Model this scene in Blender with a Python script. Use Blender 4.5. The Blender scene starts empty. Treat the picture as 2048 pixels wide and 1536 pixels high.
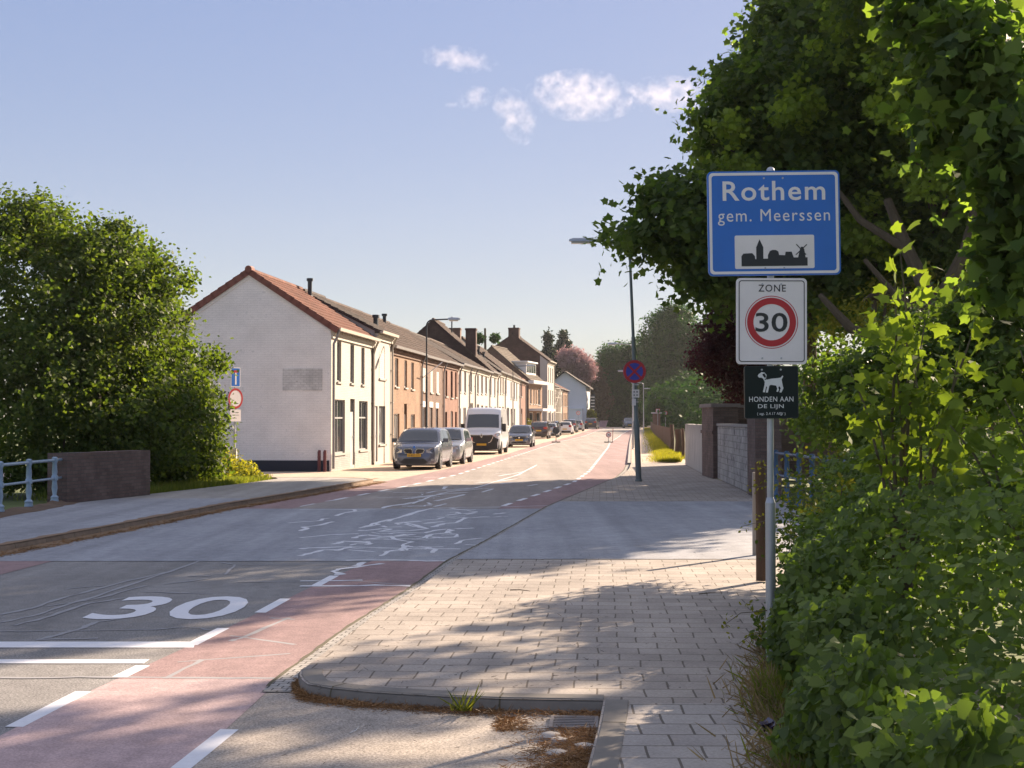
import bpy, math, random
import numpy as np
from mathutils import Vector, Matrix
R = math.radians
SC = bpy.context.scene; COL = SC.collection
random.seed(7)
# ------------------------------------------------------------------ camera
CAMZ = 1.9; F = 2900.0; PITCH = math.atan(70 / F)
cd = bpy.data.cameras.new('camera'); cam = bpy.data.objects.new('camera', cd); COL.objects.link(cam)
cd.sensor_width = 36; cd.lens = F / 2048 * 36; cd.clip_start = .1; cd.clip_end = 12000
cam.location = (0, 0, CAMZ); cam.rotation_euler = (R(90) + PITCH, 0, 0)
SC.camera = cam
# ------------------------------------------------------------------ sky, sun, exposure
SUN_AZ, SUN_EL = 50.0, 24.0      # azimuth measured from +X towards +Y
w = bpy.data.worlds.new("World"); SC.world = w; w.use_nodes = True
nt = w.node_tree; nt.nodes.clear()
wo = nt.nodes.new('ShaderNodeOutputWorld'); bg = nt.nodes.new('ShaderNodeBackground')
sk = nt.nodes.new('ShaderNodeTexSky'); sk.sky_type = 'NISHITA'; sk.sun_disc = False
sk.sun_elevation = R(SUN_EL); sk.sun_rotation = R(90 - SUN_AZ)
sk.air_density = 1.0; sk.dust_density = .3; sk.ozone_density = 1.6; sk.altitude = 0
hs = nt.nodes.new('ShaderNodeHueSaturation'); hs.inputs['Hue'].default_value = .51; hs.inputs['Saturation'].default_value = 1
mu = nt.nodes.new('ShaderNodeMix'); mu.data_type = 'RGBA'; mu.blend_type = 'MULTIPLY'; mu.inputs[0].default_value = 1
mu.inputs[7].default_value = (1.03, .965, 1.095, 1)
nt.links.new(sk.outputs[0], hs.inputs['Color']); nt.links.new(hs.outputs[0], mu.inputs[6])
gm_ = nt.nodes.new('ShaderNodeGamma'); gm_.inputs[1].default_value = .25
nt.links.new(mu.outputs[2], gm_.inputs[0]); h2_ = nt.nodes.new('ShaderNodeHueSaturation'); h2_.inputs['Saturation'].default_value = 2.6; h2_.inputs['Hue'].default_value = .51
nt.links.new(gm_.outputs[0], h2_.inputs['Color']); # bright band added to the unseen upper sky to fill the shade
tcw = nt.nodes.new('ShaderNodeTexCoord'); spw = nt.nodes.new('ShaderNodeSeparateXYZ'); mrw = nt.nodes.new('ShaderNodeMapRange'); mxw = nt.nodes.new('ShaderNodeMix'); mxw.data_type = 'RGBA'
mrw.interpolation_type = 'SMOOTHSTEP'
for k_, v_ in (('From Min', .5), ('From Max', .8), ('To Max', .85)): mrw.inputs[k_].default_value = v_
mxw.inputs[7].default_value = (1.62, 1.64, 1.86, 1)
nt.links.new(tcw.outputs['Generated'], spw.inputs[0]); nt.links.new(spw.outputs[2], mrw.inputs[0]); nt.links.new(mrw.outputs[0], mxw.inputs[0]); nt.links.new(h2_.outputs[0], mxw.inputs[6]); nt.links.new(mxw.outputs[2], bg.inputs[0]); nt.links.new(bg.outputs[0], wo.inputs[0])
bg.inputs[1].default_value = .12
sl = bpy.data.lights.new('sun', 'SUN'); so = bpy.data.objects.new('sun', sl); COL.objects.link(so)
sl.energy = 4.2; sl.angle = R(.6); sl.color = (1, .80, .60)
sd = Vector((math.cos(R(SUN_EL)) * math.cos(R(SUN_AZ)), math.cos(R(SUN_EL)) * math.sin(R(SUN_AZ)), math.sin(R(SUN_EL))))
so.rotation_euler = sd.to_track_quat('Z', 'Y').to_euler(); so.location = (30, 30, 40)
SC.view_settings.view_transform = 'Standard'; SC.view_settings.look = 'None'
SC.view_settings.exposure = 1.9; SC.view_settings.gamma = 1
SC.cycles.max_bounces = 8; SC.cycles.transparent_max_bounces = 16; SC.cycles.volume_bounces = 2
SC.cycles.use_denoising = True

# ------------------------------------------------------------------ measuring
CP, SP = math.cos(PITCH), math.sin(PITCH)
def ray(x, y):
    v = (768 - y) / F
    return (x - 1024) / F, CP - v * SP, SP + v * CP
def zg(Y):
    t = min(1, max(0, (Y - 150) / 80)); return .45 * t * t * (3 - 2 * t)
def G(x, y, z=0.0):                     # point of the ground plane z seen at a photo pixel
    dx, dy, dz = ray(x, y); t = (z - CAMZ) / dz
    return Vector((dx * t, dy * t, z))
def D(x, y, Y):                         # point at distance Y
    dx, dy, dz = ray(x, y); t = Y / dy
    return Vector((dx * t, Y, CAMZ + dz * t))
def interp(tab, v): return float(np.interp(v, [a for a, b in tab], [b for a, b in tab]))

# ------------------------------------------------------------------ mesh builder
class MB:
    def __init__(s): s.v = []; s.f = []; s.m = []; s.M = None
    def add(s, vs, fs, mi=0):
        b = len(s.v)
        for p in vs:
            p = Vector(p)
            if s.M is not None: p = s.M @ p
            s.v.append(tuple(p))
        for f in fs: s.f.append([b + i for i in f]); s.m.append(mi)
        return s
    def box(s, a, b, mi=0):
        x0, y0, z0 = a; x1, y1, z1 = b
        return s.add([(x0,y0,z0),(x1,y0,z0),(x1,y1,z0),(x0,y1,z0),(x0,y0,z1),(x1,y0,z1),(x1,y1,z1),(x0,y1,z1)],
              [(0,3,2,1),(4,5,6,7),(0,1,5,4),(1,2,6,5),(2,3,7,6),(3,0,4,7)], mi)
    def cbox(s, c, d, mi=0, rot=None):
        dx, dy, dz = d[0]/2, d[1]/2, d[2]/2; c = Vector(c)
        vs = [Vector(p) for p in [(-dx,-dy,-dz),(dx,-dy,-dz),(dx,dy,-dz),(-dx,dy,-dz),(-dx,-dy,dz),(dx,-dy,dz),(dx,dy,dz),(-dx,dy,dz)]]
        if rot is not None: vs = [rot @ p for p in vs]
        return s.add([c + p for p in vs], [(0,3,2,1),(4,5,6,7),(0,1,5,4),(1,2,6,5),(2,3,7,6),(3,0,4,7)], mi)
    def tube(s, pts, rad, n=8, mi=0, cap=True):
        pts = [Vector(p) for p in pts]
        if not hasattr(rad, '__len__'): rad = [rad] * len(pts)
        rings = []; up = None
        for i, p in enumerate(pts):
            d = (pts[min(i+1, len(pts)-1)] - pts[max(i-1, 0)])
            d = d.normalized() if d.length > 1e-9 else Vector((0,0,1))
            if up is None or abs(up.dot(d)) > .98: up = Vector((1,0,0)) if abs(d.x) < .9 else Vector((0,1,0))
            a = d.cross(up).normalized(); b = d.cross(a); up = -b if False else up
            rings.append([p + (a * math.cos(2*math.pi*k/n) + b * math.sin(2*math.pi*k/n)) * rad[i] for k in range(n)])
        vs = [q for r in rings for q in r]; fs = []
        for i in range(len(pts) - 1):
            for k in range(n):
                fs.append((i*n+k, i*n+(k+1)%n, (i+1)*n+(k+1)%n, (i+1)*n+k))
        if cap: fs.append(tuple(range(n))[::-1]); fs.append(tuple((len(pts)-1)*n+k for k in range(n)))
        return s.add(vs, fs, mi)
    def lathe(s, c, prof, n=16, mi=0):           # prof: (r, z)
        vs = []; fs = []; c = Vector(c)
        for r, z in prof:
            for k in range(n): vs.append(c + Vector((r*math.cos(2*math.pi*k/n), r*math.sin(2*math.pi*k/n), z)))
        for i in range(len(prof)-1):
            for k in range(n): fs.append((i*n+k, i*n+(k+1)%n, (i+1)*n+(k+1)%n, (i+1)*n+k))
        fs.append(tuple(range(n))[::-1]); fs.append(tuple((len(prof)-1)*n+k for k in range(n)))
        return s.add(vs, fs, mi)
    def prism(s, poly, a, b, axis='y', mi=0):    # 2D poly extruded from a to b along the axis
        n = len(poly)
        def P(p, t): return {'y': (p[0], t, p[1]), 'z': (p[0], p[1], t), 'x': (t, p[0], p[1])}[axis]
        vs = [P(p, a) for p in poly] + [P(p, b) for p in poly]
        fs = [tuple(range(n)), tuple(range(2*n-1, n-1, -1))] + [(i, i+n, (i+1)%n+n, (i+1)%n) for i in range(n)]
        return s.add(vs, fs, mi)
    def ring(s, outer, inner, a, b, mi=0):       # flat ring between two polys (same count) extruded along y
        n = len(outer)
        vs = [(p[0], t, p[1]) for t in (a, b) for pl in (outer, inner) for p in pl]; fs = []
        for i in range(n):
            j = (i+1) % n
            fs += [(i, j, n+j, n+i), (2*n+i, 3*n+i, 3*n+j, 2*n+j), (i, 2*n+i, 2*n+j, j), (n+i, n+j, 3*n+j, 3*n+i)]
        return s.add(vs, fs, mi)
def link(name, me, parent=None):
    o = bpy.data.objects.new(name, me); COL.objects.link(o)
    if parent is not None: o.parent = parent
    return o
def obj(name, mb, mats, parent=None, smooth=False, loc=None, rz=None, fixn=True):
    me = bpy.data.meshes.new(name); me.from_pydata(mb.v, [], mb.f)
    if not isinstance(mats, (list, tuple)): mats = [mats]
    for m in mats: me.materials.append(m)
    if len(mats) > 1: me.polygons.foreach_set('material_index', mb.m)
    if fixn:
        import bmesh
        bm = bmesh.new(); bm.from_mesh(me); bmesh.ops.recalc_face_normals(bm, faces=bm.faces); bm.to_mesh(me); bm.free()
    if smooth:
        me.polygons.foreach_set('use_smooth', [True] * len(me.polygons))
        try: me.set_sharp_from_angle(angle=R(40))
        except Exception: pass
    me.update()
    o = link(name, me, parent)
    if loc is not None: o.location = loc
    if rz is not None: o.rotation_euler = (0, 0, rz)
    return o
def empty(name, loc=(0,0,0), rz=0, parent=None):
    o = bpy.data.objects.new(name, None); COL.objects.link(o); o.location = loc; o.rotation_euler = (0,0,rz)
    o.empty_display_size = .2
    if parent: o.parent = parent
    return o
def tag(o, label, cat=None, group=None, kind=None):
    if label: o['label'] = label
    if cat: o['category'] = cat
    if group: o['group'] = group
    if kind: o['kind'] = kind
    return o
def kids(o): return [c for c in bpy.data.objects if c.parent == o]
def copy_tree(o, parent=None):
    cs = kids(o); c = o.copy(); COL.objects.link(c)
    if parent is not None: c.parent = parent
    for k in cs: copy_tree(k, c)
    return c
def rrect(cx, cz, w, h, r, n=6):
    pts = []
    for (sx, sz, a0) in ((1,1,0),(-1,1,90),(-1,-1,180),(1,-1,270)):
        for k in range(n+1):
            a = R(a0 + 90*k/n); pts.append((cx+sx*(w/2-r)+r*math.cos(a), cz+sz*(h/2-r)+r*math.sin(a)))
    return pts
def circ(cx, cz, r, n=40): return [(cx+r*math.cos(2*math.pi*k/n), cz+r*math.sin(2*math.pi*k/n)) for k in range(n)]
def text_mesh(s, bold=.02, space=1.0, ext=.01):
    cu = bpy.data.curves.new('t', 'FONT'); cu.body = s; cu.offset = bold; cu.space_character = space
    cu.extrude = ext; cu.resolution_u = 4; cu.size = 1; cu.align_x = 'CENTER'
    o = bpy.data.objects.new('t', cu); COL.objects.link(o)
    dg = bpy.context.evaluated_depsgraph_get(); me = bpy.data.meshes.new_from_object(o.evaluated_get(dg))
    bpy.data.objects.remove(o); bpy.data.curves.remove(cu); return me
def text(name, s, x0, x1, z0, z1, y, mat, parent, bold=.02, space=1.0, depth=.0015, flat=False):
    """lettering fitted in a box of the local x-z plane facing -y (or lying flat in x-y when flat)"""
    me = text_mesh(s, bold, space); n = len(me.vertices); co = np.empty(n*3, np.float32); me.vertices.foreach_get('co', co); co = co.reshape(-1,3)
    mn, mx = co.min(0), co.max(0); u = (co[:,0]-mn[0])/(mx[0]-mn[0]); v = (co[:,1]-mn[1])/(mx[1]-mn[1]); d = (co[:,2]-mn[2])/(mx[2]-mn[2])
    X = x0+u*(x1-x0); Z = z0+v*(z1-z0)
    if flat: out = np.stack([X, Z, y+d*depth], 1)
    else: out = np.stack([X, y-d*depth, Z], 1)
    me.vertices.foreach_set('co', out.astype(np.float32).ravel()); me.materials.clear(); me.materials.append(mat)
    me.polygons.foreach_set('use_smooth', [False]*len(me.polygons)); me.update()
    return link(name, me, parent)

# ------------------------------------------------------------------ materials
MATS = {}
def newmat(name):
    m = bpy.data.materials.new(name); m.use_nodes = True; nt = m.node_tree; nt.nodes.clear()
    o = nt.nodes.new('ShaderNodeOutputMaterial'); b = nt.nodes.new('ShaderNodeBsdfPrincipled'); nt.links.new(b.outputs[0], o.inputs[0])
    return m, nt, b, o
def N(nt, t, **k):
    n = nt.nodes.new('ShaderNode' + t)
    for a, v in k.items(): setattr(n, a, v)
    return n
def setin(n, d):
    for k, v in d.items(): n.inputs[k].default_value = v
def c4(c): return tuple(c) + (1,) if len(c) == 3 else c
def ramp(nt, stops, fac):
    r = N(nt, 'ValToRGB'); e = r.color_ramp.elements
    while len(e) < len(stops): e.new(.5)
    for i, (p, c) in enumerate(stops): e[i].position = p; e[i].color = c4(c)
    nt.links.new(fac, r.inputs[0]); return r.outputs[0]
def noise(nt, vec, scale, detail=4, rough=.6, dist=0):
    n = N(nt, 'TexNoise'); setin(n, {'Scale': scale, 'Detail': detail, 'Roughness': rough, 'Distortion': dist})
    if vec is not None: nt.links.new(vec, n.inputs['Vector'])
    return n.outputs[0]
def mix(nt, a, b, fac, mode='MIX'):
    m = N(nt, 'Mix', data_type='RGBA', blend_type=mode)
    for i, s in ((0, fac), (6, a), (7, b)):
        if hasattr(s, 'links'): nt.links.new(s, m.inputs[i])
        else: m.inputs[i].default_value = s if i == 0 else c4(s)
    return m.outputs[2]
def mapping(nt, scale=(1,1,1), rz=0, src='Object'):
    tc = N(nt, 'TexCoord'); mp = N(nt, 'Mapping'); mp.inputs['Scale'].default_value = scale; mp.inputs['Rotation'].default_value = (0,0,rz)
    nt.links.new(tc.outputs[src], mp.inputs[0]); return mp.outputs[0]
def bump(nt, b, h, st=.3, dist=.01):
    n = N(nt, 'Bump'); n.inputs['Strength'].default_value = st; n.inputs['Distance'].default_value = dist
    nt.links.new(h, n.inputs['Height']); nt.links.new(n.outputs[0], b.inputs['Normal'])
def plain(name, col, rough=.6, metal=0, var=.15, scale=8, spec=.5, coat=0):
    if name in MATS: return MATS[name]
    m, nt, b, o = newmat(name); v = mapping(nt); n = noise(nt, v, scale)
    nt.links.new(mix(nt, [c*(1-var) for c in col], [min(1, c*(1+var)) for c in col], n), b.inputs['Base Color'])
    setin(b, {'Roughness': rough, 'Metallic': metal, 'Specular IOR Level': spec, 'Coat Weight': coat})
    MATS[name] = m; return m
def glassy(name, col=(.02,.025,.03), rough=.05, spec=.6):
    m, nt, b, o = newmat(name); setin(b, {'Base Color': c4(col), 'Roughness': rough, 'Specular IOR Level': spec}); MATS[name] = m; return m
def asphalt(name, c1, c2, speck=.5, patch=None, streak=True):
    m, nt, b, o = newmat(name); v = mapping(nt, src='Object')
    big = noise(nt, v, .35, 5, .65); fine = noise(nt, v, 60, 3, .8); mid = noise(nt, v, 6, 4, .6)
    base = mix(nt, c1, c2, ramp(nt, [(.35,(0,0,0)),(.65,(1,1,1))], big))
    f = ramp(nt, [(.3,(1-speck,)*3),(.5,(1,1,1)),(.72,(1+speck*1.2,)*3)], fine)
    base = mix(nt, base, f, 1.0, 'MULTIPLY')
    base = mix(nt, base, ramp(nt, [(.3,(.86,.86,.86)),(.7,(1.12,1.12,1.12))], mid), 1.0, 'MULTIPLY')
    if streak:
        sv = mapping(nt, (1.3,.05,1), R(4)); st = noise(nt, sv, 1.2, 4, .6)
        base = mix(nt, base, ramp(nt, [(.35,(.84,.84,.84)),(.7,(1.16,1.16,1.16))], st), 1.0, 'MULTIPLY')
    nt.links.new(base, b.inputs['Base Color']); setin(b, {'Roughness': .85, 'Specular IOR Level': .3})
    bump(nt, b, fine, .5, .006); MATS[name] = m; return m
def brick(name, c1, c2, mortar, bw, bh, ms=.01, rz=0, off=.5, plane='z', var=.25, bmp=.4, dirt=None, rough=.85):
    """plane z: pattern in x-y;  plane 'x': pattern in x-z (facade);  'y': pattern in y-z"""
    m, nt, b, o = newmat(name); tc = N(nt, 'TexCoord'); vec = tc.outputs['Object']
    if plane != 'z':
        sp = N(nt, 'SeparateXYZ'); cb = N(nt, 'CombineXYZ'); nt.links.new(vec, sp.inputs[0])
        ad = N(nt, 'Math', operation='ADD'); nt.links.new(sp.outputs[0], ad.inputs[0]); nt.links.new(sp.outputs[1], ad.inputs[1])
        nt.links.new(ad.outputs[0], cb.inputs[0]); nt.links.new(sp.outputs[2], cb.inputs[1]); vec = cb.outputs[0]
    mp = N(nt, 'Mapping'); mp.inputs['Rotation'].default_value = (0,0,rz); nt.links.new(vec, mp.inputs[0]); vec = mp.outputs[0]
    if plane == 'z':
        wn = noise(nt, vec, 1.3, 2); dm = N(nt, 'VectorMath', operation='SCALE'); cx = N(nt, 'CombineXYZ')
        nt.links.new(wn, cx.inputs[0]); nt.links.new(wn, cx.inputs[1]); nt.links.new(cx.outputs[0], dm.inputs[0]); dm.inputs['Scale'].default_value = .05
        av = N(nt, 'VectorMath', operation='ADD'); nt.links.new(vec, av.inputs[0]); nt.links.new(dm.outputs[0], av.inputs[1]); vec = av.outputs[0]
    t = N(nt, 'TexBrick'); t.offset = off; t.squash = 1
    setin(t, {'Scale': 1, 'Mortar Size': ms, 'Mortar Smooth': .3, 'Brick Width': bw, 'Row Height': bh, 'Color1': c4(c1), 'Color2': c4(c2), 'Mortar': c4(mortar)})
    nt.links.new(vec, t.inputs['Vector'])
    n1 = noise(nt, vec, 1.1, 5, .65); n2 = noise(nt, vec, 45, 3, .7)
    c = mix(nt, t.outputs[0], ramp(nt, [(.3,(1-var,)*3),(.7,(1+var,)*3)], n1), 1.0, 'MULTIPLY')
    c = mix(nt, c, ramp(nt, [(.3,(.82,)*3),(.7,(1.18,)*3)], n2), 1.0, 'MULTIPLY')
    if dirt is not None:
        n3 = noise(nt, vec, 2.2, 6, .7); c = mix(nt, c, dirt[0], ramp(nt, [(dirt[1],(0,0,0)),(dirt[1]+.12,(1,1,1))], n3))
    nt.links.new(c, b.inputs['Base Color']); setin(b, {'Roughness': rough, 'Specular IOR Level': .25})
    inv = N(nt, 'Math', operation='MULTIPLY_ADD'); nt.links.new(t.outputs[1], inv.inputs[0]); inv.inputs[1].default_value = -1; nt.links.new(n2, inv.inputs[2])
    bump(nt, b, inv.outputs[0], bmp, .006); MATS[name] = m; return m
def leafmat(name, c1, c2, trans=.4, tcol=None, gloss=.4):
    m, nt, b, o = newmat(name); g = N(nt, 'NewGeometry'); col = mix(nt, c1, c2, g.outputs['Random Per Island'])
    tc = mapping(nt); n = noise(nt, tc, .9, 3); col = mix(nt, col, ramp(nt, [(.3,(.7,.7,.7)),(.7,(1.3,1.3,1.3))], n), 1.0, 'MULTIPLY')
    nt.links.new(col, b.inputs['Base Color']); setin(b, {'Roughness': max(.55, gloss), 'Specular IOR Level': .12})
    t = N(nt, 'BsdfTranslucent'); tcol = tcol or [1.5, 1.7, .5]
    nt.links.new(mix(nt, col, tcol, 1.0, 'MULTIPLY'), t.inputs[0]); s = N(nt, 'MixShader'); s.inputs[0].default_value = trans
    nt.links.new(b.outputs[0], s.inputs[1]); nt.links.new(t.outputs[0], s.inputs[2]); nt.links.new(s.outputs[0], o.inputs[0])
    MATS[name] = m; return m
def barkmat(name, c1, c2):
    m, nt, b, o = newmat(name); v = mapping(nt, (6,6,1.2)); n = noise(nt, v, 3, 5, .7)
    nt.links.new(mix(nt, c1, c2, n), b.inputs['Base Color']); setin(b, {'Roughness': .9, 'Specular IOR Level': .2}); bump(nt, b, n, .8, .03); MATS[name] = m; return m

M_ROAD = asphalt('asphalt', (.20,.19,.18), (.26,.248,.235), .75)
M_ROADFAR = asphalt('far_sunlit_asphalt', (.27,.235,.21), (.33,.29,.26), .3)  # different asphalt past the bridge, with the sunlit tone put into its colour
M_BRIDGE = asphalt('bridge_asphalt', (.27,.275,.295), (.33,.335,.355), .28)
M_RED = asphalt('red_asphalt', (.27,.18,.175), (.33,.225,.215), .35)
M_REDPALE = asphalt('worn_red_asphalt', (.42,.31,.30), (.49,.36,.35), .3)
M_BAY = asphalt('bay_asphalt', (.31,.27,.23), (.40,.35,.30), .6, streak=False)
M_TILE = brick('pavement_tile', (.31,.27,.235), (.385,.34,.295), (.15,.125,.10), .32, .29, .008, rz=R(3.5), var=.22)
M_TILESHADE = brick('shaded_pavement_tile', (.33,.30,.275), (.40,.365,.33), (.14,.12,.10), .31, .29, .009, rz=R(1), var=.2)  # grey of the shaded strip put into this copy of the tile colour
M_TAN = brick('tan_paver', (.50,.39,.30), (.57,.45,.35), (.2,.15,.11), .21, .105, .004, rz=R(5), var=.15)
M_KERB = plain('kerb_stone', (.30,.28,.26), .85, var=.3, scale=5)
M_KERBDARK = plain('weathered_kerb', (.20,.18,.155), .9, var=.35, scale=6)
M_PAINT = plain('road_paint', (.72,.72,.74), .7, var=.12, scale=20)
M_SEAL = plain('crack_sealant', (.66,.66,.68), .75, var=.3, scale=3)
M_SEALFAINT = plain('faint_sealant', (.30,.295,.30), .8, var=.25, scale=3)
M_SOIL = plain('soil', (.10,.085,.05), .95, var=.4, scale=2)
M_GRASSG = plain('grass_ground', (.10,.13,.035), .95, var=.4, scale=1)
M_STEEL = plain('galvanised_steel', (.42,.44,.46), .45, .6, .15, 14)
M_GREYPOLE = plain('grey_green_pole', (.16,.19,.19), .5, .2, .15, 6)
M_DARKMETAL = plain('dark_metal', (.05,.055,.06), .5, .4)
M_WHITE = plain('white_paint', (.74,.73,.71), .5, var=.05)
M_BLACK = plain('black_plastic', (.02,.02,.022), .5, var=.1)
M_RUBBER = plain('rubber', (.025,.025,.027), .8, var=.2)
# ------------------------------------------------------------------ ground, road, pavements
def T(tab): return lambda Y: interp(tab, Y)
Rk = T([(2,-2.1),(8.35,-1.77),(10.55,-1.69),(11.53,-1.61),(13.3,-1.46),(15.9,-1.15),(19.3,-.845),(22.6,-.38),(31.5,.79),(39,2.05),(47.1,3.41),(53,4.1),(59.9,4.75),(106,8.55),(172,14.1),(236,21.5),(300,32)])
RL = T([(2,-3.4),(5,-3.3),(9.47,-3.02),(12.7,-2.64),(17.1,-2.2),(32.2,-.12),(36.1,.57),(43.7,1.86),(53,2.83),(96.7,6.4),(117,7.9),(170,12.8),(236,20),(300,30.5)])
LL = T([(2,-7.2),(20,-6.1),(32,-4.5),(41.7,-2.89),(49.6,-1.86),(85.4,1.06),(117,3.6),(170,8.9),(236,15.5),(300,25)])
Lk = T([(2,-8.4),(20.3,-7.18),(24.4,-6.66),(30.4,-6.0),(34.1,-5.4),(43.4,-3.95),(54,-2.6),(77,-.4),(117,2.6),(170,7.5),(236,14),(300,24)])
FAC = [(52.5,-6.55),(90,-2.86),(115,-.86),(150,1.45),(175,4.3),(260,14.5)]
FX = T(FAC)
LW = T([(2,-9.4),(31,-9.3),(34,-8.7),(39.7,-7.5),(43.4,-7.0)])
RW = T([(2,2.9),(16,3.3),(19,3.9),(25,5.9),(44,6.2),(57,6.95),(62,7.6),(78,8.2),(120,11.8),(220,20.1),(300,33)])
def ys(a, b, st=1.0):
    n = max(1, int(math.ceil((b-a)/st))); return [a + (b-a)*i/n for i in range(n+1)]
def strip(name, fl, fr, Y0, Y1, dz, mat, st=1.0, nx=1, **k):
    mb = MB(); Y = ys(Y0, Y1, st); vs = []; fs = []
    for y in Y:
        a, b = fl(y), fr(y)
        for i in range(nx+1): vs.append((a+(b-a)*i/nx, y, zg(y)+dz))
    for j in range(len(Y)-1):
        for i in range(nx): q = j*(nx+1)+i; fs.append((q, q+1, q+nx+2, q+nx+1))
    mb.add(vs, fs); o = obj(name, mb, mat, fixn=False); tag(o, None, kind='structure'); return o
def C(v): return lambda Y: v
gb = MB(); GY = [-60, 0, 60, 120, 150, 160, 170, 180, 190, 200, 210, 220, 230, 400, 1000, 5000]; GX = [-3000, -100, 0, 100, 3000]
gb.add([(x, y, zg(y)-.07) for y in GY for x in GX], [(j*5+i, j*5+i+1, j*5+i+6, j*5+i+5) for j in range(len(GY)-1) for i in range(4)])
tag(obj('ground', gb, M_GRASSG, fixn=False), None, kind='structure')
strip('road', Lk, Rk, 1, 330, 0, M_ROAD, 2)
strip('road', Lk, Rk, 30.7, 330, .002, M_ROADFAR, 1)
strip('bicycle_lane', RL, Rk, 10.62, 19.4, .004, M_RED, .5)
strip('bicycle_lane', RL, Rk, 1, 10.62, .004, M_REDPALE, .5)
strip('bicycle_lane', RL, Rk, 30.7, 330, .004, M_RED, 1)
strip('bicycle_lane', Lk, LL, 30.7, 330, .004, M_RED, 1)
strip('bicycle_lane', Lk, LL, 5, 19.4, .004, M_RED, 1)
strip('bridge_deck', Lk, Rk, 19.4, 30.7, .006, M_BRIDGE, 1)
# right pavement: one flat sheet round the parking bay, then a strip to the far bend
bayk = [(-1.53,10.55),(-1.51,10.34),(-1.46,10.14),(-1.40,9.98),(-1.22,9.83),(-.95,9.69),(-.5,9.55),(-.08,9.46),(.59,9.40)]
bayr = [(.59,9.40),(.52,8.7),(.37,7.4),(.2,5.9),(-.2,2)]
Yr = ys(10.6, 60, 1.0)
pv = MB(); poly = [(Rk(y)+.17, y) for y in reversed(Yr)] + bayk + bayr[1:] + [(3,2)] + [(RW(y), y) for y in ys(3, 60, 3)]
pv.add([(x, y, .085) for x, y in poly], [tuple(range(len(poly)))]); po = obj('pavement', pv, M_TILE, fixn=False); tag(po, None, kind='structure')
if po.data.polygons[0].normal.z < 0: po.data.flip_normals()
strip('pavement', lambda Y: Rk(Y)+.17, RW, 60, 230, .085, M_TAN, 2)
gp = [(.75,9.28),(.68,8.7),(.53,7.4),(.36,5.9),(-.05,2),(3,2),(3.0,9.28)]
g2 = MB(); g2.add([(x, y, .089) for x, y in reversed(gp)], [tuple(range(len(gp)))]); g2o = obj('pavement', g2, M_TILESHADE, fixn=False); tag(g2o, None, kind='structure')
if g2o.data.polygons[0].normal.z < 0: g2o.data.flip_normals()
strip('bridge_pavement', lambda Y: Rk(Y)+.17, lambda Y: 5.75, 18.8, 31.9, .091, M_BRIDGE, 1)
by = MB(); bp = bayk + bayr[1:] + [(-2.1,2),(-1.77,8.35),(-1.69,10.4)]
by.add([(x, y, .003) for x, y in bp], [tuple(range(len(bp)))]); bo = obj('parking_bay', by, M_BAY, fixn=False); tag(bo, None, kind='structure')
if bo.data.polygons[0].normal.z < 0: bo.data.flip_normals()
def kerb(path, wid, top, mat, name='kerb', flip=1, zf=0, seg=1.0, batter=.02):
    """stones end to end along a path: top face inward of the path, face down to zf"""
    P = [Vector((x, y, 0)) for x, y in path]; n = len(P); nr = []
    for i in range(n):
        d = (P[min(i+1,n-1)] - P[max(i-1,0)]).normalized(); nr.append(Vector((d.y, -d.x, 0)) * flip)
    mb = MB(); vs = []
    for p, q in zip(P, nr):
        z = zg(p.y); vs += [(*(p - q*batter).xy, zf+z), (*p.xy, top-.025+z), (*(p+q*.02).xy, top+z), (*(p+q*wid).xy, top+z), (*(p+q*wid).xy, zf+z)]
    fs = []
    for i in range(n-1):
        for k in range(4): a = i*5+k; fs.append((a, a+1, a+6, a+5))
    fs += [(0,1,2,3,4), tuple((n-1)*5+k for k in (4,3,2,1,0))]
    acc = 0
    for i in range(n-1):
        acc += (P[i+1]-P[i]).length
        if acc > .95:
            acc = 0; p, q = P[i], nr[i]; t = (P[i+1]-P[i]).normalized()*.006; z = zg(p.y)
            ring_ = [(p-q*(batter+.0015), zf+z), (p-q*.0015, top-.024+z), (p+q*.02, top+.0015+z), (p+q*wid, top+.0015+z)]
            mb.add([(*(a-t).xy, zz) for a, zz in ring_]+[(*(a+t).xy, zz) for a, zz in ring_], [(k, k+1, k+5, k+4) for k in range(3)], 1)
    mb.add(vs, fs); o = obj(name, mb, [mat, M_SOIL]); tag(o, None, kind='structure'); return o
kerb(bayk, .16, .093, M_KERBDARK, flip=-1)
kerb(bayr, .16, .093, M_KERBDARK, flip=-1)
lk = [(Lk(y), y) for y in ys(2, 42.6, 1.0)] + [(-4.3,43.6),(-4.8,44.1),(-5.6,44.4),(-7.4,44.4)]
kerb(lk, .14, .124, plain('mossy_kerb', (.23,.165,.115), .95, var=.45, scale=4), flip=-1)
kerb([(Rk(y), y) for y in ys(60, 225, 3)], .15, .093, M_KERB, flip=1)
strip('gutter', lambda Y: Rk(Y)-.03, lambda Y: Rk(Y)+.17, 10.1, 60, .011, brick('gutter_setts', (.30,.28,.26),(.38,.36,.33),(.06,.055,.05), .1, .085, .006, rz=R(6)), .5)
strip_face = MB(); yy = ys(10.4, 60, 1); strip_face.add([(Rk(y)+.17, y, 0) for y in yy]+[(Rk(y)+.17, y, .085) for y in yy], [(i, i+1, len(yy)+i+1, len(yy)+i) for i in range(len(yy)-1)]); tag(obj('kerb', strip_face, M_KERB, fixn=False), None, kind='structure')
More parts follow.
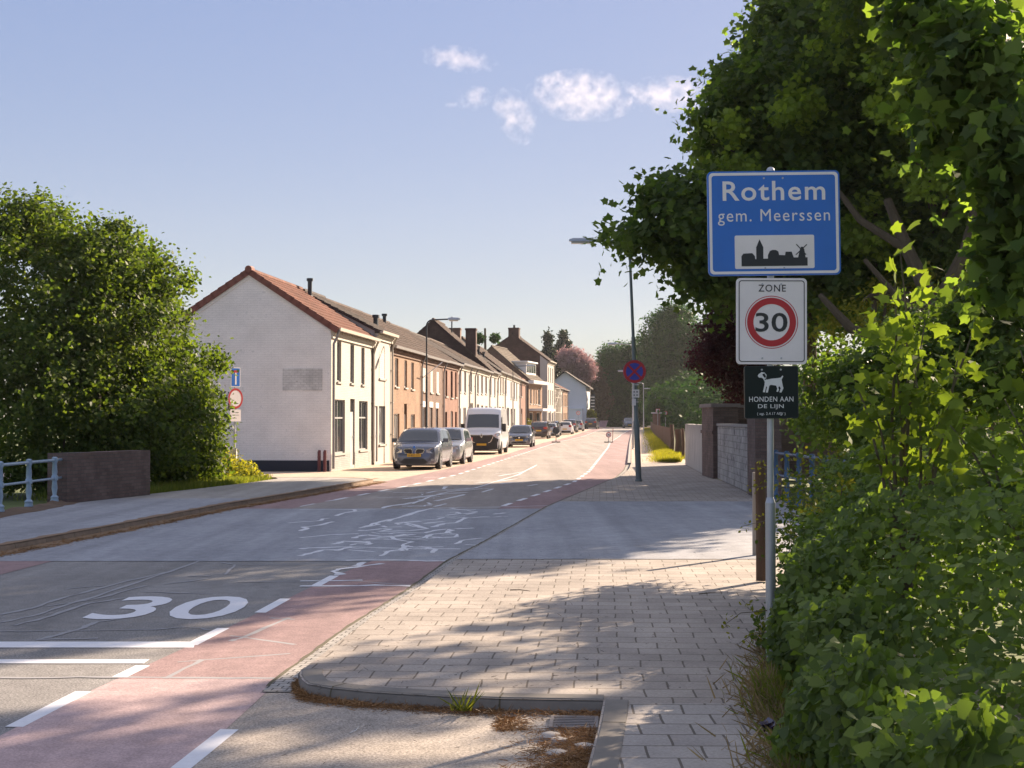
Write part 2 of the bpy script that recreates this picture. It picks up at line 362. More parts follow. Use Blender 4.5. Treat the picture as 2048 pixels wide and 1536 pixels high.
# dark silt where the gutter meets the road
sl_ = MB(); rr = random.Random(3); yy = ys(10.3, 60, .18)
sl_.add([(Rk(y)-.03-(.008+.02*rr.random()), y, .013) for y in yy] + [(Rk(y)-.022+.012*rr.random(), y, .0135) for y in yy], [(i, len(yy)+i, len(yy)+i+1, i+1) for i in range(len(yy)-1)])
tag(obj('gutter_silt', sl_, M_SOIL, fixn=False), None, kind='structure')
# left pavement, shoulder, side street and house frontage
lw = MB(); pl_ = [(Lk(y)-.14, y) for y in ys(2, 42.6, 1)] + [(-4.45,43.5),(-4.9,43.96),(-5.6,44.26),(-7.2,44.26)] + [(LW(y), y) for y in reversed(ys(2, 43.4, 3))]
lw.add([(x, y, .12) for x, y in pl_], [tuple(range(len(pl_)))]); lo = obj('pavement', lw, asphalt('old_pavement', (.31,.29,.265), (.38,.355,.33), .3), fixn=False); tag(lo, None, kind='structure')
if lo.data.polygons[0].normal.z < 0: lo.data.flip_normals()
strip('bridge_pavement', lambda Y: -9.3, lambda Y: Lk(Y)-.14, 17.5, 32.5, .125, M_BRIDGE, 1)
strip('side_street', lambda Y: -30, Lk, 44.4, 52.4, .002, M_TAN, 1, 2)
strip('side_street', lambda Y: -7.4, Lk, 42.3, 44.4, -.012, M_TAN, .5, 2)
strip('frontage', FX, Lk, 52.4, 262, .003, M_TAN, 2, 2)
# silt and dry moss spread over the left kerb
dk = MB(); yy = ys(3, 43.5, .25)
dk.add([(Lk(y)-.10-.12*rr.random(), y, .129) for y in yy] + [(Lk(y)+.003, y, .1285) for y in yy], [(i, len(yy)+i, len(yy)+i+1, i+1) for i in range(len(yy)-1)])
dk.add([(Lk(y)+.024, y, .05) for y in yy] + [(Lk(y)+.10+.22*rr.random()*rr.random(), y, .0095) for y in yy], [(i, len(yy)+i, len(yy)+i+1, i+1) for i in range(len(yy)-1)])
tag(obj('kerb_silt', dk, plain('moss_silt', (.22,.14,.08), .95, var=.45, scale=7), fixn=False), None, kind='structure')
bk = MB(); yy = ys(8, 31.0, .4)
bk.add([(-9.75, y, -.05) for y in yy] + [(-9.45, y, .19+.05*rr.random()) for y in yy] + [(-9.08-.12*rr.random(), y, .1265) for y in yy], [(k*len(yy)+i, k*len(yy)+len(yy)+i, k*len(yy)+len(yy)+i+1, k*len(yy)+i+1) for k in (0,1) for i in range(len(yy)-1)])
tag(obj('verge_bank', bk, plain('verge_dirt', (.13,.085,.055), .95, var=.4, scale=5), fixn=False), None, kind='structure')

# ------------------------------------------------------------------ painted markings
mk = MB(); zc = [0]
def nz(): zc[0] += 1; return .0048 + zc[0]*.000012
def dash(a, b, wd=.11, mb=mk, dz=0):
    a, b = Vector(a).xy, Vector(b).xy; d = (b-a).normalized(); q = Vector((d.y, -d.x))*wd/2; z = nz()+dz
    # ends are cut square to the camera like the worn stencil edges
    mb.add([(*(a-q), zg(a.y)+z), (*(a+q), zg(a.y)+z), (*(b+q), zg(b.y)+z), (*(b-q), zg(b.y)+z)], [(0,1,2,3)])
for p, q in [((28,1455),(167,1384)),((239,1355),(286,1332)),((381,1291),(447,1257)),((520,1226),(571,1198)),((630,1173),(669,1152)),((361,1538),(459,1460)),((140,1600),(250,1560))]:
    dash(G(*p), G(*q), .115)
mk.add([(-7,12.08,.005),(G(381,1292).x+.05,12.08,.005),(G(381,1292).x+.0,12.4,.005),(-7,12.4,.005)], [(0,1,2,3)])
mk.add([(-7,11.3,.005),(G(292,1325).x,11.3,.005),(G(302,1318).x,11.49,.005),(-7,11.49,.005)], [(0,1,2,3)])
y = 31.7
while y < 318:
    if y < 118 or y > 119: dash((RL(y), y, 0), (RL(y+1.05), y+1.05, 0), .12)
    if y > 31.9: dash((LL(y+.4), y+.4, 0), (LL(y+1.4), y+1.4, 0), .12)
    y += 2.0
tag(obj('road_marking', mk, M_PAINT, fixn=False), None, kind='structure')
t30 = text('road_marking', '30', -4.10, -2.70, 13.78, 15.55, .0048, M_PAINT, None, .012, 1.02, .001, flat=True); t30['kind'] = 'structure'

# ------------------------------------------------------------------ sealed cracks on the bridge and road
RB = [.0066]
def ribbon(mb, pts, wd, z=None):
    P = [Vector(p).xy for p in pts]; n = len(P); vs = []; z = RB[0]; RB[0] += .00001
    for i in range(n):
        d = (P[min(i+1,n-1)] - P[max(i-1,0)]); d = d.normalized() if d.length > 0 else Vector((0,1))
        q = Vector((d.y, -d.x))*wd*(.5+.22*rr.uniform(-1,1)); vs += [(*(P[i]-q), z+zg(P[i].y)), (*(P[i]+q), z+zg(P[i].y))]
    mb.add(vs, [(2*i, 2*i+1, 2*i+3, 2*i+2) for i in range(n-1)])
def dense(P, k=3, jit=.02):
    out = []
    for a, b in zip(P, P[1:]):
        for i in range(k): t = i/k; out.append(Vector(a)*(1-t)+Vector(b)*t + (Vector((rr.uniform(-jit,jit), rr.uniform(-jit,jit), 0)) if i else Vector((0,0,0))))
    return out + [Vector(P[-1])]
def conv(lst, sc, ox, oy): return [[G(ox+a/sc, oy+b/sc) for a, b in l] for l in lst]
s1 = conv([[(0,70),(150,40)],[(260,15),(380,0)],[(370,165),(450,135),(570,118),(550,100)],[(570,118),(690,112)],[(0,320),(75,295),(30,280),(190,262),(340,225)],[(215,212),(230,195),(300,190)],
 [(0,390),(300,360),(600,348)],[(845,85),(900,65),(1080,42),(1260,8)],[(1040,65),(1350,60)],[(1380,68),(1495,42)],[(605,290),(760,262),(800,255),(770,240),(860,215),(1010,185),(1160,140),(1310,95),(1800,100)],
 [(600,312),(660,318),(830,298),(940,300),(820,325),(1110,318),(1270,302)],[(550,395),(600,375),(700,360),(830,378),(950,372)],[(840,268),(890,282),(1040,278)],[(1010,245),(1060,232),(1190,262),(1310,300)],[(1060,235),(1240,222)],
 [(1240,210),(1400,200),(1480,180),(1600,190),(1690,180)],[(1270,245),(1470,222)],[(1700,185),(1600,235),(1470,245),(1380,275),(1340,280)],[(1700,185),(1940,172)],[(1530,130),(1600,125),(1640,140),(1500,160)],[(1700,150),(1795,135)],[(1560,78),(2048,78)],
 [(910,350),(960,340),(1280,340),(1380,315),(1500,300),(1560,312),(1500,340),(1350,355),(1290,378),(1470,388)],[(650,408),(820,388),(1110,368)],[(940,380),(960,405),(1090,425),(1155,432),(1060,455),(1075,485),(1030,510),(1060,522),(850,530)],
 [(1090,470),(1140,485),(1330,485),(1280,500),(1390,510),(1355,545)],[(400,440),(440,425),(700,440),(725,448),(680,460)],[(330,455),(440,440)],[(0,505),(90,495),(520,482),(400,515),(370,522)],[(0,575),(120,545),(240,515),(400,515)],[(490,515),(640,525),(760,532)],[(480,490),(600,500),(640,495)],
 [(500,480),(830,495),(1200,500),(1640,505)],[(470,625),(700,615),(1100,620),(1300,630),(1500,628)],[(570,680),(660,640)],[(845,655),(400,712),(330,735),(420,765),(350,770)],[(0,835),(300,832),(640,825)],[(0,886),(600,884),(760,876),(1150,886)],
 [(1600,300),(1780,290)],[(0,100),(500,100),(860,92)],[(-120,240),(0,228),(150,220),(225,210)],[(990,372),(1080,355),(1180,360)],[(1080,250),(1170,275),(1260,290)],[(1400,175),(1560,172),(1700,165)],[(760,240),(700,268),(640,285)]], 5.12, 600, 1000)
s2 = conv([[(20,330),(80,312),(250,295),(370,245),(520,205),(700,180),(760,165),(900,120),(1050,75),(1190,0)],[(170,315),(390,310)],[(410,318),(500,295)],[(60,430),(180,385),(300,350),(400,330),(560,325),(1000,318),(1280,310)],[(350,215),(420,200),(560,190),(700,175)],[(560,178),(720,176)],[(500,200),(640,195),(780,180),(850,182)],[(775,208),(860,182)],
 [(180,258),(300,245),(500,220),(660,210)],[(420,275),(560,245),(640,225)],[(1120,160),(1195,148)],[(0,205),(90,202)],[(330,95),(560,95)],[(200,155),(270,150)],[(720,140),(900,125),(1040,105)],[(910,145),(1000,135),(1160,128)],[(900,85),(1000,68),(1100,50)],[(860,375),(950,365)],[(290,185),(480,185),(500,165)],[(880,65),(980,65)],[(100,210),(330,212)]], 3.793, 760, 930)
cm = MB()
for l in s1 + s2:
    far = l[0].y > 33; ribbon(cm, dense(l, 3, .015), rr.uniform(.06,.10)*(1.25 if far else 1))
for k in range(26):
    if k < 16: p = Vector(G(rr.uniform(690,950), rr.uniform(1016,1100)))
    else: t = rr.random(); p = Vector(G(790+260*t+rr.gauss(0,14), 1010-62*t+rr.gauss(0,4)))
    a = rr.uniform(-.5,.5)+(math.pi if rr.random() < .5 else 0); pts = [p]
    for i in range(rr.randint(3,9)): a += rr.gauss(0,.75); st_ = rr.uniform(.10,.26); pts.append(pts[-1]+Vector((math.cos(a)*st_, math.sin(a)*st_*1.5, 0)))
    ribbon(cm, dense(pts, 2, .008), rr.uniform(.03,.065))
tag(obj('sealed_crack', cm, M_SEAL, fixn=False), None, kind='structure')
s3 = conv([[(0,880),(400,875),(1500,862),(1700,842),(1900,845),(2016,870)],[(370,960),(560,915),(760,860),(900,800),(1100,765)],[(0,795),(300,735),(600,640),(950,535),(1350,400),(1700,280),(2016,165)],[(0,720),(300,660),(600,560),(900,480),(1200,400),(1600,310)],[(140,825),(500,730),(850,610),(1200,560)],[(0,1325),(1000,1322),(2016,1328),(2750,1330)],[(640,470),(1000,440)],[(450,640),(900,570),(1400,440)],[(1800,350),(2016,350)],[(1570,430),(2016,370)],[(350,960),(940,945)],[(1350,500),(2016,520)]], 4.8, 0, 1080)
fm = MB(); RB[0] = .0045
for i, l in enumerate(s3): ribbon(fm, dense(l, 4, .02), .05 if i else .035)
for l in [[(460,1283),(480,1278),(578,1236)],[(540,1236),(590,1240)],[(330,1358),(405,1320)],[(460,1272),(590,1290)],[(355,1325),(580,1308)],[(370,1120),(400,1110),(560,1085),(620,1060),(660,1040)],[(470,1165),(700,1162),(840,1172)],[(480,1130),(700,1130)],[(450,1150),(470,1130),(440,1125)]]:
    ribbon(fm, dense([G(*p) for p in l], 4, .015), .04)
tag(obj('sealed_crack', fm, M_SEALFAINT, fixn=False), None, kind='structure')

# ------------------------------------------------------------------ houses
def facY(x):
    lo, hi = 40.0, 300.0
    for _ in range(50):
        m = (lo+hi)/2
        if FX(m)/m*F+1024 < x: lo = m
        else: hi = m
    return lo
M_GLASS = glassy('window_glass', (.03,.035,.04), .06, .7)
M_CURTAIN = plain('net_curtain', (.62,.60,.56), .8, var=.1)
def whitebrick(name, c, bmp=.5): return brick(name, c, [k*.94 for k in c], [k*.86 for k in c], .22, .065, .008, plane='x', var=.06, bmp=bmp, rough=.7)
W_WHITE = brick('whitewashed_brick', (.84,.81,.79), (.81,.78,.765), (.73,.71,.69), .26, .085, .008, plane='x', var=.09, bmp=.5, rough=.8, dirt=((.60,.59,.58), .60))
W_CREAM = whitebrick('cream_painted_brick', (.46,.425,.375))
W_PLASTER = plain('cream_plaster', (.415,.38,.335), .85, var=.06, scale=1.5)
W_PLASTER2 = plain('pale_plaster', (.39,.37,.345), .85, var=.06, scale=1.5)
W_ORANGE = brick('orange_brick', (.235,.135,.08), (.285,.17,.105), (.19,.15,.115), .22, .068, .009, plane='x', var=.2)
W_BROWN = brick('brown_brick', (.145,.085,.06), (.19,.115,.085), (.14,.11,.09), .22, .068, .009, plane='x', var=.2)
W_RED = brick('red_brick', (.205,.10,.07), (.25,.125,.09), (.18,.125,.10), .22, .068, .009, plane='x', var=.2)
W_DARK = brick('dark_gable_brick', (.075,.042,.036), (.10,.055,.045), (.05,.038,.033), .24, .075, .01, plane='x', var=.3)
W_GREYB = brick('grey_brick_base', (.33,.325,.31), (.38,.37,.355), (.25,.24,.23), .22, .068, .008, plane='x', var=.1)
M_PLINTH = plain('black_tar_plinth', (.022,.024,.04), .7, var=.2)
def roofmat(name, c1, c2):
    m, nt, b, o = newmat(name); tc = N(nt, 'TexCoord'); v = tc.outputs['UV'] if False else tc.outputs['Object']
    t = N(nt, 'TexBrick'); t.offset = .5; setin(t, {'Scale': 1, 'Brick Width': .26, 'Row Height': .3, 'Mortar Size': .012, 'Color1': c4(c1), 'Color2': c4(c2), 'Mortar': c4([k*.45 for k in c1])})
    nt.links.new(v, t.inputs['Vector']); n1 = noise(nt, v, .7, 5, .7); n2 = noise(nt, v, 9, 4, .7)
    c = mix(nt, t.outputs[0], ramp(nt, [(.3,(.7,.7,.7)),(.7,(1.3,1.3,1.3))], n1), 1.0, 'MULTIPLY'); c = mix(nt, c, ramp(nt, [(.3,(.75,.75,.75)),(.7,(1.3,1.3,1.3))], n2), 1.0, 'MULTIPLY')
    nt.links.new(c, b.inputs['Base Color']); setin(b, {'Roughness': .85, 'Specular IOR Level': .2}); MATS[name] = m; return m
RF_RED = roofmat('red_roof_tile', (.15,.062,.042), (.18,.08,.055)); RF_BROWN = roofmat('brown_roof_tile', (.062,.04,.032), (.085,.055,.043))
RF_GREY = roofmat('grey_roof_tile', (.06,.047,.042), (.08,.062,.055)); RF_BEIGE = roofmat('beige_roof_tile', (.13,.10,.075), (.155,.125,.095))
M_FRAMEG = plain('grey_window_frame', (.30,.30,.30), .5, var=.05); M_FRAMEW = plain('white_window_frame', (.72,.70,.66), .5, var=.03); M_FRAMED = plain('dark_window_frame', (.10,.075,.06), .5, var=.05)
M_SILL = plain('stone_sill', (.36,.335,.3), .8); M_GUT = plain('zinc_gutter', (.26,.25,.25), .5, .3, .2); M_GUTW = plain('cream_gutter', (.45,.41,.35), .6)
M_VERGE = plain('verge_tile', (.20,.075,.055), .8, var=.3, scale=4); M_TRIM = plain('cream_cornice', (.46,.42,.35), .7, var=.06)
M_DOORG = plain('grey_door', (.42,.42,.42), .5, var=.05); M_DOORD = plain('dark_door', (.06,.045,.04), .4); M_SHUT = plain('white_shutter', (.48,.46,.42), .5, var=.05)
def wall_front(mb, u0, u1, z0, z1, ops, rev=.12, n=0.0, mi=0, mi_rev=0):
    """facade in the local x-z plane at y=n facing -y, with real openings"""
    us = sorted({u0, u1} | {v for o in ops for v in o[:2]}); zs = sorted({z0, z1} | {v for o in ops for v in o[2:4]})
    for i in range(len(us)-1):
        for j in range(len(zs)-1):
            a, b, c, d = us[i], us[i+1], zs[j], zs[j+1]; cx, cz = (a+b)/2, (c+d)/2
            if any(o[0] < cx < o[1] and o[2] < cz < o[3] for o in ops): continue
            mb.add([(a,n,c),(b,n,c),(b,n,d),(a,n,d)], [(0,1,2,3)], mi)
    for o in ops:
        a, b, c, d = o[:4]
        mb.add([(a,n,c),(b,n,c),(b,n,d),(a,n,d),(a,n+rev,c),(b,n+rev,c),(b,n+rev,d),(a,n+rev,d)], [(0,4,5,1),(1,5,6,2),(2,6,7,3),(3,7,4,0)], mi_rev)
def add_window(root, o, rev=.12, frame=None, mull=(1,1), curtain=False, sill=True, shut=None, arch=False):
    a, b, c, d = o[:4]; fr = frame or M_FRAMEW; t = .055; y = rev
    m = MB(); m.ring([(a,c),(b,c),(b,d),(a,d)], [(a+t,c+t),(b-t,c+t),(b-t,d-t),(a+t,d-t)], y-.05, y+.01)
    nx, nz_ = mull
    for i in range(1, nx): x = a+(b-a)*i/nx; m.box((x-.022,y-.04,c+t), (x+.022,y+.008,d-t))
    for j in range(1, nz_): z = c+(d-c)*(.66 if nz_ == 2 else j/nz_); m.box((a+t,y-.046,z-.03), (b-t,y+.006,z+.03))
    w_ = obj('window', m, fr, root)
    g = MB(); g.box((a+.02,y-.012,c+.02), (b-.02,y-.004,d-.02)); obj('pane', g, M_GLASS if not curtain else MATS['curtained_glass'], w_)
    if sill: s_ = MB(); s_.box((a-.06,-.07,c-.075), (b+.06,y-.052,c-.003)); obj('sill', s_, M_SILL, w_)
    if shut:
        s_ = MB(); s_.box((a+.01,-.012,c+.01), (b-.01,.035,d-.01)); s_.box((a-.03,-.04,c-.04), (b+.03,.0,c+.01))
        for k in range(1, int((d-c)/.09)): s_.box((a+.04,-.018,c+k*.09), (b-.04,-.012,c+k*.09+.012))
        obj('shutter', s_, shut, w_)
    return w_
m_, nt_, b_, o_ = newmat('curtained_glass'); setin(b_, {'Roughness': .08, 'Specular IOR Level': .6}); v_ = mapping(nt_, (14,14,.6)); n_ = noise(nt_, v_, 1.2, 2)
nt_.links.new(ramp(nt_, [(.42,(.05,.055,.06)),(.58,(.34,.33,.31))], n_), b_.inputs['Base Color']); MATS['curtained_glass'] = m_
def add_door(root, o, mat, rev=.12, glass=True):
    a, b, c, d = o[:4]; m = MB(); m.box((a+.01,rev-.06,c), (b-.01,rev,d-(.5 if d-c > 2.4 else 0)))
    zt = d-(.5 if d-c > 2.4 else 0)
    for zz in ((c+.2, c+(zt-c)*.45), (c+(zt-c)*.53, zt-.15)): m.box((a+.14,rev-.075,zz[0]), (b-.14,rev-.061,zz[1]))
    dr = obj('door', m, mat, root)
    if d-c > 2.4: g = MB(); g.box((a+.03,rev-.03,zt+.04), (b-.03,rev-.02,d-.03)); obj('pane', g, M_GLASS, dr)
    h = MB(); h.tube([(b-.16,rev-.11,c+1.02),(b-.16,rev-.11,c+1.14)], .015, 6); h.box((b-.175,rev-.12,c+1.07), (b-.145,rev-.058,c+1.09)); obj('handle', h, M_STEEL, dr); return dr
def tile_roof(mb, u0, u1, y0, z0, y1, z1, thick=.1, dx=.13, mi=0):
    """corrugated tile slope from eave (y0,z0) to ridge (y1,z1) over u0..u1"""
    L = math.hypot(y1-y0, z1-z0); ny = -(z1-z0)/L; nzn = (y1-y0)/L
    if nzn < 0: ny, nzn = -ny, -nzn
    rows = max(4, int(L/.33)); nu = max(2, int((u1-u0)/dx)); vs = []; fs = []
    lev = []
    for r in range(rows): lev += [(r/rows, .035), ((r+1)/rows-.002, .0)]
    for s_, h in lev:
        for i in range(nu+1):
            u = u0+(u1-u0)*i/nu; k = h + (.022 if i % 2 else 0)
            vs.append((u, y0+(y1-y0)*s_+ny*k, z0+(z1-z0)*s_+nzn*k))
    n = nu+1
    for j in range(len(lev)-1):
        for i in range(nu): q = j*n+i; fs.append((q, q+1, q+n+1, q+n))
    mb.add(vs, fs, mi)
    b = [(u0,y0,z0-.002),(u1,y0,z0-.002),(u1,y1,z1-.002),(u0,y1,z1-.002)]; c = [(x,y-ny*thick,z-nzn*thick) for x,y,z in b]
    mb.add(b+c, [(4,5,6,7),(0,1,5,4),(1,2,6,5),(2,3,7,6),(3,0,4,7)], mi)
def chimney(root, u, n, zb, zt, s=.55, pots=2, mat=None):
    m = MB(); m.box((u-s/2,n-s/2,zb), (u+s/2,n+s/2,zt)); m.box((u-s/2-.04,n-s/2-.04,zt-.14), (u+s/2+.04,n+s/2+.04,zt-.02)); c = obj('chimney', m, mat or W_DARK, root)
    p = MB()
    for k in range(pots): p.lathe((u-s/4+s/2*k/max(1,pots-1), n, zt-.02), [(.09,0),(.08,.3),(.1,.3),(.1,.34)], 10)
    obj('chimney_pot', p, M_DARKMETAL, c); return c
def flue(root, u, n, zb, zt, r=.07, name='flue_pipe', k=1):
    m = MB()
    for i in range(k): m.lathe((u+.18*i, n, zb), [(r*1.6,0),(r,.15),(r,zt-zb-.12),(r*1.5,zt-zb-.12),(r*1.5,zt-zb)], 10)
    return obj(name, m, M_DARKMETAL, root)
def house(px0, px1, eave, ridge, wall, roof, label, ups=(), downs=(), doors=(), depth=6.1, name='terraced_house', side=None, gutter=None, base=None, frame=None, back=None,
          nearwall=True, off=0.0, O=None, ang=None, plen=None, opsz=None, group='terraced houses along the left side of the street', overhang=.22, sharp=None, pipe=True, ridgepos=None, umull=(1,1), dmull=(1,1), curtain=False, upshut=None, lint=None, cornice=True):
    if O is None:
        Ya, Yb = facY(px0), facY(px1); A, B = Vector((FX(Ya), Ya, 0)), Vector((FX(Yb), Yb, 0))
    else: A = Vector(O); B = A + Vector((math.cos(ang), math.sin(ang), 0))*plen
    U = (B-A).normalized(); L = (B-A).length; an = math.atan2(U.y, U.x); NN = Vector((U.y, -U.x, 0)); A = A + NN*off
    z0 = zg(A.y); root = empty(name, (A.x, A.y, z0), an); tag(root, label, 'house', group); rp = ridgepos or depth/2
    def U_of(x):                                  # photo column -> metres along this facade
        dx = (x-1024)/F; # ray X = dx*Y
        return (dx*A.y - A.x) / (U.x - dx*U.y)
    def op(w_):
        a, b = sorted((U_of(w_[0]), U_of(w_[1]))); Ym = A.y+U.y*(a+b)/2
        return [a, b, D(0, w_[3], Ym).z - z0, D(0, w_[2], Ym).z - z0]
    uo = [op(w_) for w_ in ups]; do = [op(w_) for w_ in downs]; dd = [op(w_) for w_ in doors]
    if opsz: uo, do, dd = opsz
    for o in dd: o[2] = .12
    wf = MB(); wf_mats = [wall, base or wall, side or wall]
    wall_front(wf, 0, L, 0, eave, [tuple(o) for o in uo+do+dd], mi=0)
    wf.add([(0,0,0),(0,0,eave),(0,rp,ridge-.12),(0,depth,eave if not back else back),(0,depth,0)], [(0,1,2,3,4)], 2)
    wf.add([(L,0,0),(L,0,eave),(L,rp,ridge-.12),(L,depth,eave if not back else back),(L,depth,0)], [(4,3,2,1,0)], 2)
    wf.add([(0,depth,0),(L,depth,0),(L,depth,eave),(0,depth,eave)], [(0,3,2,1)], 0)
    obj('wall', wf, wf_mats, root, fixn=False)
    if base:
        bm_ = MB(); segs = sorted([(o[0], o[1]) for o in dd]); x = 0
        for a, b in segs + [(L, L)]:
            if a-x > .05: bm_.box((x,-.012,0), (a,.0,.62))
            x = b
        obj('plinth', bm_, base, root)
    for o in uo: add_window(root, o, frame=frame, mull=umull, shut=upshut, curtain=curtain)
    for o in do: add_window(root, o, frame=frame, mull=dmull, curtain=curtain)
    for o in dd: add_door(root, o, M_DOORG if frame is M_FRAMEG else M_DOORD)
    if lint:
        for o in do+dd: lm = MB(); lm.box((o[0]-.1,-.02,o[3]+.01), (o[1]+.1,.01,o[3]+.30)); obj('lintel', lm, lint, root)
    rf = MB(); sl = (ridge-eave)/rp; e0 = eave-overhang*sl
    tile_roof(rf, -.04, L+.04, -overhang, e0+.06, rp, ridge)
    tile_roof(rf, -.04, L+.04, depth+overhang, (back if back else eave)-overhang*sl+.06, rp, ridge, dx=.5)
    ro = obj('roof', rf, roof, root, fixn=False)
    rt = MB(); k = 0
    while k*.33 < L: rt.tube([(k*.33, rp, ridge+.0), (min(L, k*.33+.36), rp, ridge+.018)], [.10,.115], 8); k += 1
    obj('ridge_tile', rt, roof, ro)
    gm = MB(); gm.prism([(-overhang-.14,e0+.08),(-overhang-.12,e0-.03),(-overhang,e0-.03),(-overhang+.02,e0+.06)], .0, L, axis='x'); obj('gutter', gm, gutter or M_GUT, root)
    if cornice:
        c_ = MB(); c_.box((.0,-.12,e0-.16), (L-.003,-.003,e0-.034)); c_.box((.0,-.07,e0-.30), (L-.003,-.004,e0-.161))
        k = 0
        while .15+k*.3 < L: c_.box((.1+k*.3,-.16,e0-.12), (.2+k*.3,-.121,e0-.035)); k += 1
        obj('cornice', c_, M_TRIM if wall not in (W_BROWN, W_RED, W_ORANGE, W_DARK) else W_BROWN, root)
    if pipe:
        p = MB(); p.tube([(L-.12,-overhang-.05,e0-.03),(L-.12,-.14,e0-.3),(L-.12,-.075,e0-.55),(L-.12,-.075,.1)], .045, 8)
        for zz in (1.2, 2.6, 4.0): p.box((L-.18,-.12,zz), (L-.06,-.002,zz+.04))
        obj('downpipe', p, gutter or M_GUT, root)
    root['L'] = L; root['e0'] = e0; return root, L, e0
def crp(sc, ox, oy, L): return [(ox+a/sc, ox+b/sc, oy+c/sc, oy+d/sc) for a, b, c, d in L]
# 1 white corner house with the big blank gable
h1, L1, e1 = house(662, 745, 5.28, 7.3, W_CREAM, RF_RED, 'white painted corner house with a blank gable and red tiled roof', crp(3.491,340,520,[(1165,1195,563,850),(1258,1285,590,860),(1335,1358,612,870)]),
   crp(3.491,340,520,[(1143,1222,975,1350),(1320,1380,985,1325)]), crp(3.491,340,520,[(1258,1290,970,1440)]), side=W_WHITE, base=W_GREYB, frame=M_FRAMEG, gutter=M_GUTW, dmull=(2,2), name='corner_house', curtain=False)
pl = MB(); pl.box((-.012,0.05,0), (0,6.1,.40)); obj('gable_plinth', pl, M_PLINTH, h1)
vg = MB()
for (ya, za, yb, zb) in ((-.28, 5.14, 3.05, 7.34), (6.38, 5.14, 3.05, 7.34)):
    n_ = 12
    for i in range(n_):
        t0, t1 = i/n_, (i+1)/n_+.02; a = (ya+(yb-ya)*t0, za+(zb-za)*t0); b = (ya+(yb-ya)*t1, za+(zb-za)*t1)
        d_ = Vector((b[0]-a[0], b[1]-a[1])).normalized(); q = Vector((-d_.y, d_.x)) * (1 if yb > ya else -1)
        lo_, hi_ = -.16, .075
        vg.prism([(a[0]+q.x*lo_, a[1]+q.y*lo_), (b[0]+q.x*lo_, b[1]+q.y*lo_), (b[0]+q.x*(hi_-.03), b[1]+q.y*(hi_-.03)), (a[0]+q.x*hi_, a[1]+q.y*hi_)], -.10, -.045, axis='x')
vg.tube([(-.13,3.05,7.36),(.3,3.05,7.38)], .13, 10)
obj('verge', vg, M_VERGE, h1)
bt = MB()      # painted barge band just under the verge
for (ya, za, yb, zb) in ((0.02, 4.98, 3.05, 7.02), (6.08, 4.98, 3.05, 7.02)):
    bt.prism([(ya,za),(yb,zb),(yb,zb+.14),(ya,za+.14)], -.03, -.002, axis='x')
obj('barge_band', bt, W_WHITE, h1)
old = brick('bare_brick_patch', (.62,.61,.60), (.56,.55,.54), (.44,.43,.43), .22, .085, .01, plane='x', var=.3, dirt=((.20,.17,.15), .60))
pt = MB(); pa, pb = D(563,737,52.4), D(644,781,52.4)
pt.box((-.014, (FX(52.5)-pb.x), pb.z), (-.002, (FX(52.5)-pa.x), pa.z)); obj('bare_patch', pt, old, h1)
dp = MB(); dp.tube([(.02,-.3,e1-.0),(.06,-.2,e1-.28),(.06,-.085,e1-.5),(.06,-.085,.1)], .05, 8); obj('downpipe', dp, M_GUT, h1)
flue(h1, 7.5, 2.6, 6.9, 7.75, .09)
dd_ = MB(); dd_.box((7.0,-.02,.15), (7.22,-.013,.5)); obj('air_grille', dd_, M_SILL, h1)
for k_, (px_, lab_) in enumerate(((655, 'dark red pipe post, the nearer of two at the white gable corner'), (650, 'dark red pipe post, the further left of two at the white gable corner'))):
    g_ = G(px_-0, 944); m_ = MB(); m_.tube([(0,0,0),(0,0,.72),(.02,.0,.78)], [.06,.06,.045], 10); m_.tube([(0,0,.5),(0,0,.56)], .064, 10)
    o_ = obj('guard_post', m_, plain('dark_red_paint', (.12,.03,.035), .5), loc=(-6.72-.22*k_, 52.1+.12*k_, 0)); tag(o_, lab_, 'post', 'guard posts at the corner of the white house')
h2, L2, e2 = house(745, 778, 5.62, 7.25, W_PLASTER, RF_GREY, 'narrow cream plastered house with a shuttered upper window, second in the row', crp(4.267,640,600,[(503,560,450,672)]), crp(4.267,640,600,[(503,558,905,1230)]), crp(4.267,640,600,[(465,492,905,1400)]),
   off=.10, upshut=M_SHUT, frame=M_FRAMEG, gutter=M_GUTW, name='narrow_house', curtain=True)

h3, L3, e3 = house(778, 842, 5.22, 7.22, W_ORANGE, RF_BROWN, 'ochre orange brick house with three narrow upper windows, third in the row', crp(4.267,640,600,[(640,668,497,740),(720,742,515,748),(778,800,533,762)]), crp(4.267,640,600,[(632,678,970,1232),(775,810,975,1120)]),
   crp(4.267,640,600,[(718,742,885,1250)]), frame=M_FRAMEW, upshut=None, curtain=True); flue(h3, 2.0, 1.0, 5.8, 6.65, .1, k=2)
h4, L4, e4 = house(842, 886, 5.18, 7.2, W_BROWN, RF_BROWN, 'brown brick house with white lintels and white roller blinds behind the lamp post', crp(4.267,640,600,[(876,903,580,780),(940,960,600,790),(992,1013,612,797)]), crp(4.267,640,600,[(875,903,915,1120),(988,1008,925,1120)]),
   crp(4.267,640,600,[(935,960,918,1200)]), upshut=M_SHUT, lint=M_WHITE); flue(h4, 5.5, 2.9, 6.9, 7.6, .1); fp_ = MB(); fp_.tube([(-.1,-.02,3.9),(.2,-1.05,4.75)], .025, 6); obj('flag_pole', fp_, M_WHITE, h4)
